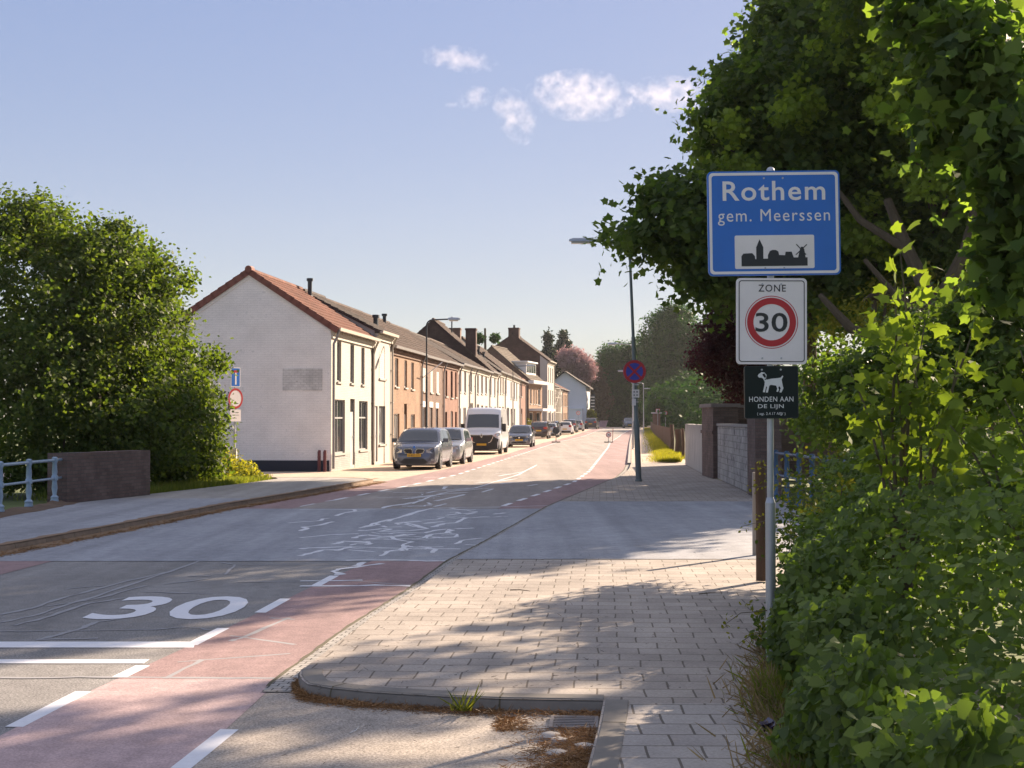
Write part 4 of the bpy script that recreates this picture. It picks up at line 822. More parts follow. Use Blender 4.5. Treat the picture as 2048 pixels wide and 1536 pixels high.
# picket fence along the right side
fx = lambda Y: 8.62+.0865*(Y-78)
fr = empty('picket_fence', (fx(78),78,.1)); tag(fr, 'dark wooden picket fence along the sunlit right pavement', 'fence')
M_WOOD = plain('dark_fence_wood', (.11,.065,.045), .85, var=.4, scale=3); m = MB(); Y = 78.2; rr = random.Random(11)
while Y < 205:
    w_ = .15; h_ = 1.28+rr.uniform(-.03,.03)-.0012*(Y-78); x = fx(Y)-fx(78)+rr.uniform(-.01,.01); zz = zg(Y)
    if rr.random() > .015: m.box((x-.015, Y-78, .05+zz), (x+.01, Y-78+w_-.05, h_+zz))
    Y += .155+.0006*(Y-78)
obj('picket', m, M_WOOD, fr)
m = MB()
for zz in (.35,1.0): m.tube([(fx(Y)-fx(78)+.05, Y-78, zz+zg(Y)) for Y in ys(78,205,10)], .04, 4)
obj('rail', m, M_WOOD, fr)
for i, (px, yt, Yp, r_, lab) in enumerate(((1344,849,78,.13,'thick dark gate post at the near end of the picket fence'), (1357,858,72.5,.2,'ivy grown stump like post beside the concrete wall'), (1366,857,66,.08,'slim post against the pale concrete wall'))):
    p = D(px, yt, Yp); m = MB(); m.tube([(0,0,0),(.02,0,.7),(-.02,0,p.z-.1)], [r_,r_*.9,r_*.85], 8); o = obj('fence_post', m, M_WOOD, loc=(p.x,Yp,.1), smooth=True); tag(o, lab, 'post', 'posts at the end of the picket fence')
# far gate pillar, far signs
gp_ = empty('gate_pillar', (19.6,197,.5)); tag(gp_, 'brick gate pillar with a white slab on top at the far end of the fence', 'pillar'); m = MB(); m.box((-.45,-.4,0), (.5,.4,2.15)); obj('pillar_body', m, W_RED, gp_); m = MB(); m.box((-.65,-.6,2.153), (.7,.6,2.3)); obj('coping', m, M_WHITE, gp_)
def far_sign(px, py, Y, r, square, label, name='traffic_sign'):
    c = D(px, py, Y); root = empty(name, (c.x, Y, zg(Y)+.1)); tag(root, label, 'road sign'); h = c.z-zg(Y)-.1
    m = MB(); m.tube([(0,0.04,0),(0,.04,h)], .035, 6); obj('pole', m, M_STEEL, root)
    m = MB(); m.prism(circ(0,h,r,24) if not square else rrect(0,h,2*r,2*r,.04), -.02, 0); p = obj('board', m, M_SWHITE, root)
    if not square: flatring('red_ring', circ(0,h,r,24), circ(0,h,r*.74,24), .021, M_SRED, p); text('lettering', '30', -r*.45, r*.45, h-r*.35, h+r*.35, -.0205, M_SBLACK, p, .02, 1, .003)
    else: flatring('red_ring', rrect(0,h,2*r,2*r,.04), rrect(0,h,1.6*r,1.6*r,.03), .021, M_SRED, p); flat('symbol', [(-.6*r,h-.3*r),(.6*r,h-.3*r),(.4*r,h+.1*r),(-.4*r,h+.1*r)], .021, M_SBLACK, p)
far_sign(1315.5, 821.5, 190, .27, True, 'small square red edged sign above the far brick gate pillar'); far_sign(1331, 826, 195, .27, False, 'small round red edged sign right of the far gate pillar')
fs2 = far_sign(1156.5, 826, 190, .26, False, 'small round sign on a post before the white gable at the bend')
# temporary road signs standing on the lane lines
def temp_sign(x, Y, zc_, r, label, back=False, pole=0):
    root = empty('temporary_sign', (x, Y, .01), R(180) if back else 0); tag(root, label, 'road sign', 'temporary signs standing on the lane lines')
    m = MB(); m.box((-.35,-.2,0), (.35,.2,.07)); m.box((-.2,-.5,.0), (-.08,.5,.06)); m.box((.08,-.5,.0), (.2,.5,.06)); obj('foot', m, M_RUBBER, root)
    m = MB(); m.tube([(0,.02,.06),(0,.02,zc_+r)], .03, 8); obj('pole', m, M_DARKMETAL if back else M_STEEL, root)
    m = MB(); m.prism(circ(0,zc_,r,28), -.02, .0); p = obj('disc', m, M_SWHITE, root); flatring('red_ring', circ(0,zc_,r*.995,28), circ(0,zc_,r*.76,28), .0205, M_SRED, p); text('lettering', '30', -r*.5, r*.5, zc_-r*.4, zc_+r*.4, -.0205, M_SBLACK, p, .02, 1, .003)
    m = MB(); m.prism(circ(0,zc_,r*.98,28), .0005, .012); obj('back_plate', m, M_DARKMETAL, p)
    if pole: m = MB(); m.tube([(.33,.1,.06),(.36,.1,pole)], .028, 6); obj('beacon', m, plain('beacon_red', (.35,.05,.04), .5), root)
    return root
temp_sign(7.79, 117, .62, .22, 'low round temporary sign with a thin beacon on the right lane line', pole=1.15)
temp_sign(3.55, 117, .95, .30, 'dark backed round temporary sign beside the parked silver cars', back=True)
# skip at the bend
sk_ = empty('skip_container', (14.4,236,zg(236))); tag(sk_, 'pale pinkish open skip at the bend beyond the last parked car', 'container')
m = MB(); m.prism([(-.85,.1),(.85,.1),(1.15,1.15),(-1.15,1.15)], -.7, .7); obj('body', m, plain('pinkish_skip', (.42,.27,.26), .7, var=.3, scale=2), sk_); m = MB(); [m.prism([(x_-.04,.15),(x_+.04,.15),(x_*1.25+.05,1.1),(x_*1.25-.05,1.1)], -.75, -.701) for x_ in (-.7,-.25,.2,.65)]; m.box((-1.22,-.78,1.1), (1.22,-.701,1.2)); obj('rib', m, MATS['pinkish_skip'], sk_)
# drain grate
dr_ = empty('drain_grate', (.385,9.06,.005), R(-4)); tag(dr_, 'rusty slotted drain grate in the corner of the parking bay', 'drain')
m = MB(); m.ring([(-.15,-.17),(.15,-.17),(.15,.17),(-.15,.17)], [(-.125,-.145),(.125,-.145),(.125,.145),(-.125,.145)], -.01, .0); m.M = None
fr_ = MB(); [fr_.box(a, b) for a, b in (((-.15,-.17,0),(.15,-.145,.018)),((-.15,.145,0),(.15,.17,.018)),((-.15,-.145,0),(-.128,.145,.018)),((.128,-.145,0),(.15,.145,.018)))]; M_GRATE = plain('rusty_iron', (.28,.24,.21), .6, .5, .3, 20); obj('frame', fr_, M_GRATE, dr_)
m = MB(); [m.box((-.128,-.12+k*.048,.003), (.128,-.098+k*.048,.016)) for k in range(6)]; obj('bar', m, M_GRATE, dr_); m = MB(); m.box((-.128,-.145,.0), (.128,.145,.002)); obj('sump', m, M_BLACK, dr_)
# ------------------------------------------------------------------ vehicles (local x forward, base centre at the origin)
def paint(name, c, rough=.28, metal=.0):
    m, nt, b, o = newmat(name); v = mapping(nt); n = noise(nt, v, 2.5, 3)
    nt.links.new(mix(nt, [k*.94 for k in c], [min(1,k*1.06) for k in c], n), b.inputs['Base Color']); setin(b, {'Roughness': rough, 'Metallic': metal, 'Coat Weight': .7, 'Coat Roughness': .04}); MATS[name] = m; return m
M_CGLASS = glassy('car_glass', (.03,.037,.05), .04, 1.0); M_CHROME = plain('chrome', (.55,.55,.56), .15, .9, .03); M_RIM = plain('alloy', (.42,.42,.43), .3, .7, .05)
m_, nt_, b_, o_ = newmat('headlamp'); setin(b_, {'Base Color': (.5,.5,.52,1), 'Roughness': .08, 'Metallic': .5, 'Coat Weight': 1}); M_HEAD = m_
M_TAIL = plain('tail_lamp', (.35,.02,.015), .2, spec=.6); M_PLATE = plain('number_plate_yellow', (.62,.36,.02), .5, var=.05); M_TRIMB = plain('car_trim', (.018,.018,.02), .55)
def car(name, label, cat, P, col, loc, rz, group=None, glass=None):
    L, W, H = P['L'], P['W'], P['H']; hw = W/2; prof = P['top']; zb = P.get('zb', .2); belt = P['belt']; tum = P.get('tum', .32)
    root = empty(name, loc, rz); tag(root, label, cat, group)
    top = lambda x: interp(prof, x)
    plan = P.get('plan', [(-L/2, .80), (-L/2+.06, .90), (-L/2+.3, .97), (-L/2+.8, 1), (L/2-1.0, 1), (L/2-.4, .95), (L/2-.12, .84), (L/2, .70)])
    wd = lambda x: hw*interp(plan, x)
    bz = lambda x: min(belt, top(x)-.06)
    def side(x, z):                                   # half width of the body at height z
        w_ = wd(x); b = bz(x)
        if z <= b: t = (z-zb)/max(.01, b-zb); return w_*(.955+.045*math.sin(min(1, max(0, t))*math.pi*.85)**.7) if 0 < t < 1 else w_*.955
        return w_*.965 - (z-b)*tum
    xs = sorted(set([p[0] for p in prof] + [p[0] for p in plan] + [-L/2+L*i/40 for i in range(41)]))
    rows = 11; vs = []; fs = []
    for x in xs:
        t = top(x); b = bz(x); w_ = wd(x); wt = side(x, t) if t > b+.1 else w_*.93
        sec = [(0, zb), (w_*.88, zb), (side(x, zb+.07), zb+.07), (side(x, zb+(b-zb)*.35), zb+(b-zb)*.35), (side(x, zb+(b-zb)*.7), zb+(b-zb)*.7), (w_*.965, b)]
        if t > b+.1: sec += [(side(x, b+(t-b)*.5), b+(t-b)*.5), (side(x, t-.05), t-.05), (wt-.05, t-.015), (wt*.6, t+.012), (0, t+.018)]
        else: sec += [(w_*.955, b+.02), (w_*.93, t-.025), (w_*.86, t-.004), (w_*.5, t+.008), (0, t+.012)]
        vs += [(x, y_, z_) for y_, z_ in sec] + [(x, -y_, z_) for y_, z_ in sec[-2:0:-1]]
    n = 2*rows-2
    for i in range(len(xs)-1):
        for k in range(n): fs.append((i*n+k, i*n+(k+1)%n, (i+1)*n+(k+1)%n, (i+1)*n+k))
    fs += [tuple(range(n)), tuple((len(xs)-1)*n+k for k in range(n))]
    m = MB(); m.add(vs, fs); body = obj('body', m, col, root, smooth=True)
    # windscreens laid on the surface
    def topglass(nm, x0, x1, inset):
        m = MB(); vs = []; K = 6; J = 8
        for i in range(K+1):
            x = x0+(x1-x0)*i/K; t = top(x)
            for j in range(J+1):
                s_ = -1+2*j/J; w_ = max(.1, (side(x, t-.03)-inset)); vs.append((x, s_*w_, t+.03-.028*abs(s_)**3))
        fs = [(i*(J+1)+j, i*(J+1)+j+1, (i+1)*(J+1)+j+1, (i+1)*(J+1)+j) for i in range(K) for j in range(J)]; m.add(vs, fs); return obj(nm, m, M_CGLASS, root, smooth=True)
    ws = P['ws']; wsc = topglass('windscreen', ws[0], ws[1], .11)
    if P.get('rw'): topglass('rear_window', P['rw'][0], P['rw'][1], .1)
    for s_ in (1, -1):
        for poly in P['sw']:
            m = MB(); vs = [(x, s_*(side(x, z)+.006), z) for x, z in poly]; m.add(vs, [tuple(range(len(vs)))]); obj('side_window', m, M_CGLASS, root)
        for hx in P.get('handles', ()): m = MB(); m.box((hx-.08, s_*(hw*.985)-.012, belt-.12), (hx+.08, s_*(hw*.985)+.02, belt-.09)); obj('door_handle', m, M_CHROME if P.get('ch') else col, root)
        for dx in P.get('seams', ()):
            m = MB(); zz = [zb+.12+(belt-zb-.14)*i/5 for i in range(6)]; m.add([(dx-.006, s_*(side(dx,z)+.004), z) for z in zz]+[(dx+.006, s_*(side(dx,z)+.004), z) for z in zz], [(i,i+1,i+7,i+6) for i in range(5)]); obj('door_seam', m, M_TRIMB, root)
        mx = P['mir']; m = MB(); m.cbox((mx[0], s_*(hw+.09), mx[1]), (mx[2] if len(mx) > 2 else .1, .2, mx[3] if len(mx) > 3 else .14)); m.cbox((mx[0]+.02, s_*(hw-.03), mx[1]-.06), (.07,.12,.05)); mo = obj('wing_mirror', m, P.get('mcol') or col, root)
        for wx in P['wh']:
            r = P['wr']; arch = MB(); K = 18; vs = [(wx+(r+.05)*math.cos(math.pi*k/K), s_*(side(wx, r)+.004), max(zb-.02, r+(r+.05)*math.sin(math.pi*k/K))) for k in range(K+1)]; vs += [(wx-(r+.05), s_*(side(wx,r)+.004), zb-.02), (wx+(r+.05), s_*(side(wx,r)+.004), zb-.02)]; arch.add(vs, [tuple(range(len(vs)))]); obj('wheel_arch', arch, M_TRIMB, root)
            yo = s_*(hw*1.0-.005); wl = empty('wheel', (wx, yo, r), 0, root)
            m = MB(); K = 24; pr_ = [(r*.62,-.2),(r*.97,-.2),(r,-.17),(r,-.03),(r*.97,0),(r*.66,.004),(r*.62,-.02)]
            vs = [(a*math.cos(2*math.pi*k/K), s_*b, a*math.sin(2*math.pi*k/K)) for a, b in pr_ for k in range(K)]; fs = [(i*K+k, i*K+(k+1)%K, (i+1)*K+(k+1)%K, (i+1)*K+k) for i in range(len(pr_)-1) for k in range(K)]; fs += [tuple(range(K))]
            m.add(vs, fs); obj('tyre', m, M_RUBBER, wl, smooth=True)
            m = MB(); m.prism(circ(0,0,r*.14,10), s_*-.03, s_*-.004)
            for k in range(5):
                a = R(72*k+18); c_, q_ = math.cos(a), math.sin(a); m.prism([(c_*.02-q_*.035, q_*.02+c_*.035),(c_*r*.62-q_*.025, q_*r*.62+c_*.025),(c_*r*.62+q_*.025, q_*r*.62-c_*.025),(c_*.02+q_*.035, q_*.02-c_*.035)], s_*-.035, s_*-.008)
            m.ring(circ(0,0,r*.66,24), circ(0,0,r*.57,24), s_*-.04, s_*.006); obj('rim', m, P.get('rim') or M_RIM, wl)
    m = MB(); m.box((-L/2+.25, -hw*.8, zb-.06), (L/2-.25, hw*.8, zb+.03)); obj('underbody', m, M_TRIMB, root)
    xf = L/2; xr = -L/2; face = P.get('face', 'hatch')
    def nose_x(y): # x of the nose at lateral y for attaching lamps
        for i in range(60):
            x = xf-i*.015
            if wd(x) >= abs(y): return x
        return xf-.9
    def wrap(nm, pts, mat, d=.012, th=.05, **kw):
        """panel following the rounded nose: pts (y,z) outline"""
        m = MB(); f = [(nose_x(y)+d, y, z) for y, z in pts]; b = [(nose_x(y)-th, y, z) for y, z in pts]; n = len(pts)
        m.add(f+b, [tuple(range(n)), tuple(range(2*n-1, n-1, -1))]+[(i, (i+1)%n, n+(i+1)%n, n+i) for i in range(n)]); return obj(nm, m, mat, root)
    def wrapstrip(nm, ysl, lo, hi, mat, d=.012, n=3):
        m = MB(); vs = []; k = len(ysl)
        for j in range(n+1):
            for y in ysl: z0, z1 = lo(y), hi(y); vs.append((nose_x(y)+d-(.0), y, z0+(z1-z0)*j/n))
        m.add(vs, [(j*k+i, j*k+i+1, (j+1)*k+i+1, (j+1)*k+i) for j in range(n) for i in range(k-1)]); return obj(nm, m, mat, root, smooth=True)
    wrap.strip = wrapstrip
    hz = P['hl']      # headlamp z, y-inner, y-outer, h
    for s_ in (1, -1): wrap('headlight', [(s_*hz[1], hz[0]-hz[3]*.3), (s_*(hz[1]+hz[2])/2, hz[0]-hz[3]*.45), (s_*hz[2], hz[0]-hz[3]*.1), (s_*hz[2], hz[0]+hz[3]*.55), (s_*(hz[1]+hz[2])/2, hz[0]+hz[3]*.45), (s_*hz[1], hz[0]+hz[3]*.2)], M_HEAD, .015)
    P['nose'](root, xf, hw, wrap, col)
    # rear: lamps, plate, bumper
    rz_ = P['rl']
    for s_ in (1, -1): m = MB(); m.box((xr-.012, s_*hw*.52 if s_ > 0 else s_*hw*.90, rz_[0]), (xr+.16, s_*hw*.90 if s_ > 0 else s_*hw*.52, rz_[1])); obj('tail_light', m, M_TAIL, root)
    m = MB(); m.box((xr-.02,-.26,rz_[2]), (xr-.003,.26,rz_[2]+.115)); obj('number_plate', m, M_PLATE, root)
    m = MB(); m.box((xr-.03,-hw*.78,zb+.03), (xr+.2,hw*.78,zb+.22)); obj('rear_bumper', m, M_TRIMB, root)
    return root
def plate(root, xf, z, txt='N-807-GX', w_=.52):
    m = MB(); m.box((xf+.012,-w_/2,z), (xf+.03,w_/2,z+.115)); p = obj('number_plate', m, M_PLATE, root)
    if txt:
        t = text('lettering', txt, -.22, .22, z+.025, z+.092, 0, M_SBLACK, p, .0, 1.1, .002); t.rotation_euler = (0, 0, R(90)); t.location = (xf+.0305, 0, 0)
def nose_bmw(root, xf, hw, wrap, col):
    for s_ in (1, -1):
        g = [(s_*.05,.60),(s_*.06,.74),(s_*.12,.79),(s_*.36,.78),(s_*.40,.72),(s_*.34,.61),(s_*.12,.57)]; wrap('grille_surround', g, M_CHROME, .022)
        g2 = [(s_*(.07),.615),(s_*.08,.73),(s_*.13,.765),(s_*.34,.757),(s_*.37,.715),(s_*.32,.63),(s_*.13,.595)]; wrap('grille', g2, M_BLACK, .03)
        wrap('fog_lamp', [(s_*.68+.05*math.cos(a), .37+.05*math.sin(a)) for a in [k*math.pi/5 for k in range(10)]], M_HEAD, .03)
        wrap('side_intake', [(s_*.52,.30),(s_*.60,.43),(s_*.80,.44),(s_*.80,.32)], M_BLACK, .014)
    wrap('lower_intake', [(-.52,.28),(-.36,.42),(.36,.42),(.52,.28),(.4,.22),(-.4,.22)], M_BLACK, .02)
    m = MB(); m.prism(circ(0,.845,.042,20), 0, .012); e = obj('emblem', m, M_SBLUE, root); e.rotation_euler = (0,0,R(90)); e.location = (xf-.012,0,0)
    plate(root, xf+.012, .485, 'N-807-GX')
def nose_plain(root, xf, hw, wrap, col):
    wrap('grille', [(-.42,.62),(-.38,.70),(.38,.70),(.42,.62),(.34,.54),(-.34,.54)], M_BLACK, .02); wrap('lower_intake', [(-.5,.26),(-.45,.38),(.45,.38),(.5,.26)], M_BLACK, .02)
    m = MB(); m.box((xf+.018,-.045,.60), (xf+.026,.045,.67)); obj('emblem', m, M_CHROME, root); plate(root, xf+.012, .42, None)
def nose_van(root, xf, hw, wrap, col):
    wrap.strip('bumper', [-.97+1.94*i/24 for i in range(25)], lambda y: .22+.06*abs(y), lambda y: interp([(0,1.03),(.60,1.03),(.72,.90),(.80,.86),(.97,.80)], abs(y)), M_TRIMB, .02)
    for s_ in (1,-1):
        wrap('chrome_strip', [(s_*.10,1.015),(s_*.10,1.035),(s_*.68,1.05),(s_*.68,1.03)], M_CHROME, .04); wrap('chrome_strip', [(s_*.66,1.0),(s_*.58,.80),(s_*.50,.66),(s_*.36,.60),(s_*.36,.63),(s_*.47,.68),(s_*.55,.82),(s_*.62,1.0)], M_CHROME, .036)
    wrap.strip('grille', [-.56+1.12*i/16 for i in range(17)], lambda y: interp([(0,.70),(.4,.70),(.5,.78),(.56,.93)], abs(y)), lambda y: .97, M_BLACK, .03)
    m = MB(); d = [(0,1.12),(.085,1.0),(0,.88),(-.085,1.0)]; d2 = [(0,1.06),(.045,1.0),(0,.94),(-.045,1.0)]; m.ring(d, d2, 0, .02); e = obj('emblem', m, M_CHROME, root); e.rotation_euler = (0,0,R(90)); e.location = (xf+.07,0,0)
    plate(root, xf+.03, .47, None)
MPV = dict(L=4.34, W=1.80, H=1.55, zb=.20, belt=.98, tum=.34, top=[(-2.17,.88),(-2.12,1.0),(-1.92,1.28),(-1.7,1.47),(-1.2,1.53),(-.3,1.555),(.35,1.51),(.62,1.42),(1.12,1.08),(1.28,.99),(1.75,.93),(2.02,.84),(2.12,.72),(2.17,.60)],
  ws=(1.20,.52), rw=(-1.80,-2.10), sw=[[(.98,1.02),(.0,1.02),(.0,1.46),(.35,1.45),(.62,1.33)],[(-.06,1.02),(-1.0,1.02),(-1.0,1.44),(-.06,1.47)],[(-1.06,1.02),(-1.7,1.06),(-1.45,1.38),(-1.06,1.43)]], mir=(.82,1.08,.12,.15), wh=(-1.32,1.35), wr=.33, hl=(.71,.46,.86,.22), rl=(.78,.98,.62), nose=nose_bmw, handles=(-.15,-1.1), seams=(-.03,.98,-1.05), ch=True)
HATCH = dict(L=4.0, W=1.74, H=1.47, zb=.2, belt=.92, tum=.36, top=[(-2.0,.9),(-1.95,1.05),(-1.72,1.30),(-1.45,1.43),(-.6,1.475),(.0,1.46),(.35,1.39),(.95,1.0),(1.1,.93),(1.6,.86),(1.88,.76),(2.0,.60)],
  ws=(1.02,.28), rw=(-1.55,-1.94), sw=[[(.78,.96),(-.1,.96),(-.1,1.40),(.1,1.39),(.38,1.28)],[(-.16,.96),(-1.0,.96),(-1.25,1.28),(-1.1,1.36),(-.16,1.40)]], mir=(.62,1.02), wh=(-1.28,1.25), wr=.31, hl=(.70,.46,.80,.16), rl=(.82,1.08,.55), nose=nose_plain, handles=(-.3,), seams=(-.13,.8,-1.15))
SUV = dict(L=4.5, W=1.86, H=1.66, zb=.26, belt=1.06, tum=.30, top=[(-2.25,1.0),(-2.18,1.15),(-1.98,1.42),(-1.75,1.57),(-1.0,1.65),(.0,1.66),(.45,1.58),(1.1,1.16),(1.25,1.08),(1.8,1.02),(2.12,.92),(2.25,.72)],
  ws=(1.17,.40), rw=(-1.80,-2.18), sw=[[(.95,1.10),(-.05,1.10),(-.05,1.57),(.2,1.56),(.5,1.44)],[(-.11,1.10),(-1.1,1.10),(-1.1,1.54),(-.11,1.58)],[(-1.16,1.10),(-1.8,1.15),(-1.6,1.42),(-1.16,1.53)]], mir=(.75,1.15,.12,.16), wh=(-1.38,1.4), wr=.36, hl=(.82,.5,.86,.16), rl=(.92,1.14,.72), nose=nose_plain, handles=(-.2,-1.2), seams=(-.08,.95,-1.13))
VAN = dict(L=5.55, W=2.07, H=2.50, zb=.24, belt=1.25, tum=.07, top=[(-2.775,2.42),(-2.7,2.47),(-1,2.50),(1.0,2.50),(1.32,2.42),(1.46,2.28),(1.62,2.10),(2.02,1.42),(2.12,1.30),(2.55,1.16),(2.70,1.02),(2.775,.80)],
  plan=[(-2.775,.95),(-2.7,.99),(-2.5,1),(1.9,1),(2.4,.96),(2.65,.90),(2.775,.84)], ws=(2.03,1.60), rw=None, sw=[[(1.95,1.32),(.95,1.28),(.95,1.98),(1.40,1.98),(1.62,1.86)]], mir=(1.72,1.42,.14,.42), mcol=M_TRIMB, wh=(-1.75,1.93), wr=.36, hl=(1.04,.70,.97,.22), rl=(1.0,1.6,.7), nose=nose_van, handles=(.95,), seams=(.85,-.5), rim=M_TRIMB)
P_DGREY = paint('dark_grey_blue_paint', (.13,.14,.18), .25, .4); P_SILV = paint('silver_paint', (.46,.47,.48), .25, .5); P_WHITE = paint('white_car_paint', (.75,.75,.76)); P_BLACK = paint('black_car_paint', (.02,.02,.026)); P_BROWN = paint('dark_brown_paint', (.06,.042,.042), .25, .4); P_GREY = paint('grey_car_paint', (.16,.165,.18), .25, .5)
def heading(Y): return math.atan2(1, (Lk(Y+3)-Lk(Y-3))/6)
GRP = 'cars parked along the left side of the street'
hd = lambda Y: heading(Y)
car('parked_car', 'dark grey blue family car parked nearest, nose to the viewer', 'car', MPV, P_DGREY, (-3.42,56.1,.012), hd(56)+math.pi+.0, GRP)
s2_ = dict(HATCH); s2_['L'] = 4.0; s2_['top'] = [(x, z*1.03) for x, z in HATCH['top']]
car('parked_car', 'silver grey car parked directly behind the dark family car', 'car', s2_, P_SILV, (-2.72,62.2,.012), hd(62)+math.pi, GRP)
car('delivery_van', 'white high roofed van with black bumper parked on the left', 'van', VAN, P_WHITE, (-1.42,80.3,.012), hd(80)+math.pi)
car('parked_car', 'small dark car parked just behind the white van', 'car', HATCH, P_GREY, (.62,99,.012), hd(99)+math.pi, GRP)
car('parked_car', 'dark brown car with its tail to the viewer beside the temporary sign', 'car', SUV, P_BROWN, (2.72,140,.012), hd(140), GRP)
car('parked_car', 'silver car partly behind the dark brown one', 'car', HATCH, P_SILV, (3.95,149,.02), hd(149), GRP)
car('parked_car', 'dark car with a pale roof standing tall among the far silver cars', 'car', SUV, P_BLACK, (4.45,160.5,.04), hd(160), GRP)
car('parked_car', 'white hatchback in the middle of the far parked row', 'car', HATCH, P_WHITE, (6.35,171,.12), hd(171), GRP)
car('parked_car', 'grey car just past the white hatchback', 'car', SUV, P_GREY, (7.25,181,.22), hd(181), GRP)
car('parked_car', 'silver white car last before the dark one at the bend', 'car', HATCH, P_SILV, (8.6,191,.3), hd(191), GRP)
car('parked_car', 'black car with yellow plate furthest along at the bend', 'car', SUV, P_BLACK, (11.9,216,.42), hd(216)-.05, GRP)
car('oncoming_car', 'blue grey car driving towards the viewer at the far bend', 'car', SUV, P_GREY, (18.7,232,.46), math.atan2(-1,-.02))
# ------------------------------------------------------------------ foliage
LEAF = {
 'quad': np.array([(0,0),(.5,.45),(0,1),(-.5,.45)], np.float32)*[.62,1],
 'oval': np.array([(0,0),(.3,.25),(.34,.6),(0,1),(-.34,.6),(-.3,.25)], np.float32),
 'maple': np.array([(0,.04),(.22,-.03),(.52,.04),(.44,.28),(.66,.54),(.42,.56),(.24,.68),(.0,1.0),(-.22,.66),(-.40,.57),(-.64,.58),(-.46,.30),(-.50,.06),(-.24,-.02)], np.float32),
 'ivy': np.array([(0,0.05),(.30,-.02),(.52,.22),(.40,.50),(0,1.0),(-.40,.50),(-.52,.22),(-.30,-.02)], np.float32),
 'blade': np.array([(-.03,0),(.03,0),(.02,.6),(0,1),(-.02,.6)], np.float32),
}
def leaf_mesh(name, P, Nn, size, mat, parent=None, shape='quad', rng=None, svar=.35, fold=.15, droop=None, along=None):
    """one mesh of many small leaves at the points P with normals near Nn"""
    P = np.asarray(P, np.float32); n = len(P); S = LEAF[shape]; k = len(S)
    Nn = Nn/np.maximum(1e-6, np.linalg.norm(Nn, axis=1, keepdims=True))
    a = rng.normal(size=(n,3)) if along is None else along+.25*rng.normal(size=(n,3))
    if droop: a[:,2] -= droop
    a -= (a*Nn).sum(1, keepdims=True)*Nn if along is None else 0
    a /= np.maximum(1e-6, np.linalg.norm(a, axis=1, keepdims=True)); b = np.cross(Nn, a); b /= np.maximum(1e-6, np.linalg.norm(b, axis=1, keepdims=True)); Nn = np.cross(a, b)
    sz = (size*(1+svar*rng.uniform(-1,1,n)))[:,None,None]
    z = -fold*np.abs(S[:,0])[None,:,None]*Nn[:,None,:] if shape != 'blade' else 0
    V = P[:,None,:] + sz*(S[None,:,0,None]*b[:,None,:] + S[None,:,1,None]*a[:,None,:] + z)
    me = bpy.data.meshes.new(name); me.vertices.add(n*k); me.vertices.foreach_set('co', V.astype(np.float32).ravel())
    me.loops.add(n*k); me.loops.foreach_set('vertex_index', np.arange(n*k, dtype=np.int32)); me.polygons.add(n)
    me.polygons.foreach_set('loop_start', np.arange(0, n*k, k, dtype=np.int32))
    try: me.polygons.foreach_set('loop_total', np.full(n, k, np.int32))
    except Exception: pass
    me.materials.append(mat); me.update(calc_edges=True); me.validate()
    return link(name, me, parent)
def crown(ells, nclump, nleaf, cr, rng, shell=.45, flat=.75, inside=None):
    """clumps of leaf points spread through a union of ellipsoids [(cx,cy,cz,rx,ry,rz), ...]"""
    E_ = np.array(ells, float); wgt = (E_[:,3]*E_[:,4]+E_[:,4]*E_[:,5]+E_[:,3]*E_[:,5]); wgt /= wgt.sum()
    ix = rng.choice(len(E_), nclump, p=wgt); d = rng.normal(size=(nclump,3)); d /= np.linalg.norm(d, axis=1, keepdims=True)
    r = rng.uniform(0, 1, nclump)**shell; C0 = E_[ix,:3]+d*r[:,None]*E_[ix,3:]
    cs = cr*rng.uniform(.55,1.35,nclump); P = np.repeat(C0, nleaf, 0) + rng.normal(size=(nclump*nleaf,3))*np.repeat(cs, nleaf)[:,None]*[1,1,flat]*.6
    out = np.repeat(d, nleaf, 0); up = np.array([0,0,1.0]); Nn = .9*rng.normal(size=P.shape)*.7+out*.5+up*.55
    return P, Nn, C0
def limbs(name, root_pts, targets, r0, mat, parent, rng, n=14, tr=.06):
    m = MB(); m.tube(root_pts, [r0*(1-.55*i/(len(root_pts)-1)) for i in range(len(root_pts))], 10)
    top = [Vector(p) for p in root_pts]; idx = rng.choice(len(targets), min(n, len(targets)), replace=False)
    for i in idx:
        t = Vector(targets[i]); j = min(len(top)-1, max(1, int(rng.uniform(.35,1)*(len(top))))); s = top[j]; md = (s+t)/2+Vector((rng.uniform(-.3,.3), rng.uniform(-.3,.3), rng.uniform(.0,.6)))*(t-s).length*.15
        q1 = s.lerp(md, .5)+Vector((0,0,.05)); m.tube([s, q1, md, md.lerp(t,.55)+Vector((0,0,.05)), t], [tr*1.6, tr*1.25, tr, tr*.6, tr*.2], 6)
    return obj(name, m, mat, parent, smooth=True)
BARK = barkmat('bark', (.06,.045,.03), (.13,.10,.07)); BARKG = barkmat('pale_bark', (.10,.085,.06), (.19,.16,.11))
LF_MAPLE = leafmat('maple_leaf', (.042,.07,.028), (.10,.135,.045), .5, [2.6,2.9,.7]); LF_YOUNGSUN = leafmat('young_sunlit_maple_leaf', (.12,.18,.03), (.20,.27,.045), .5, [1.6,1.6,.55])
LF_BUSH = leafmat('bush_leaf', (.042,.072,.02), (.10,.13,.03), .42, [2.2,2.3,.6]); LF_SHRUB = leafmat('shrub_leaf', (.04,.07,.022), (.09,.13,.035), .4, [2.2,2.3,.6])
LF_IVY = leafmat('ivy_leaf', (.072,.105,.036), (.14,.185,.05), .35, [2.2,2.6,.6], gloss=.42)
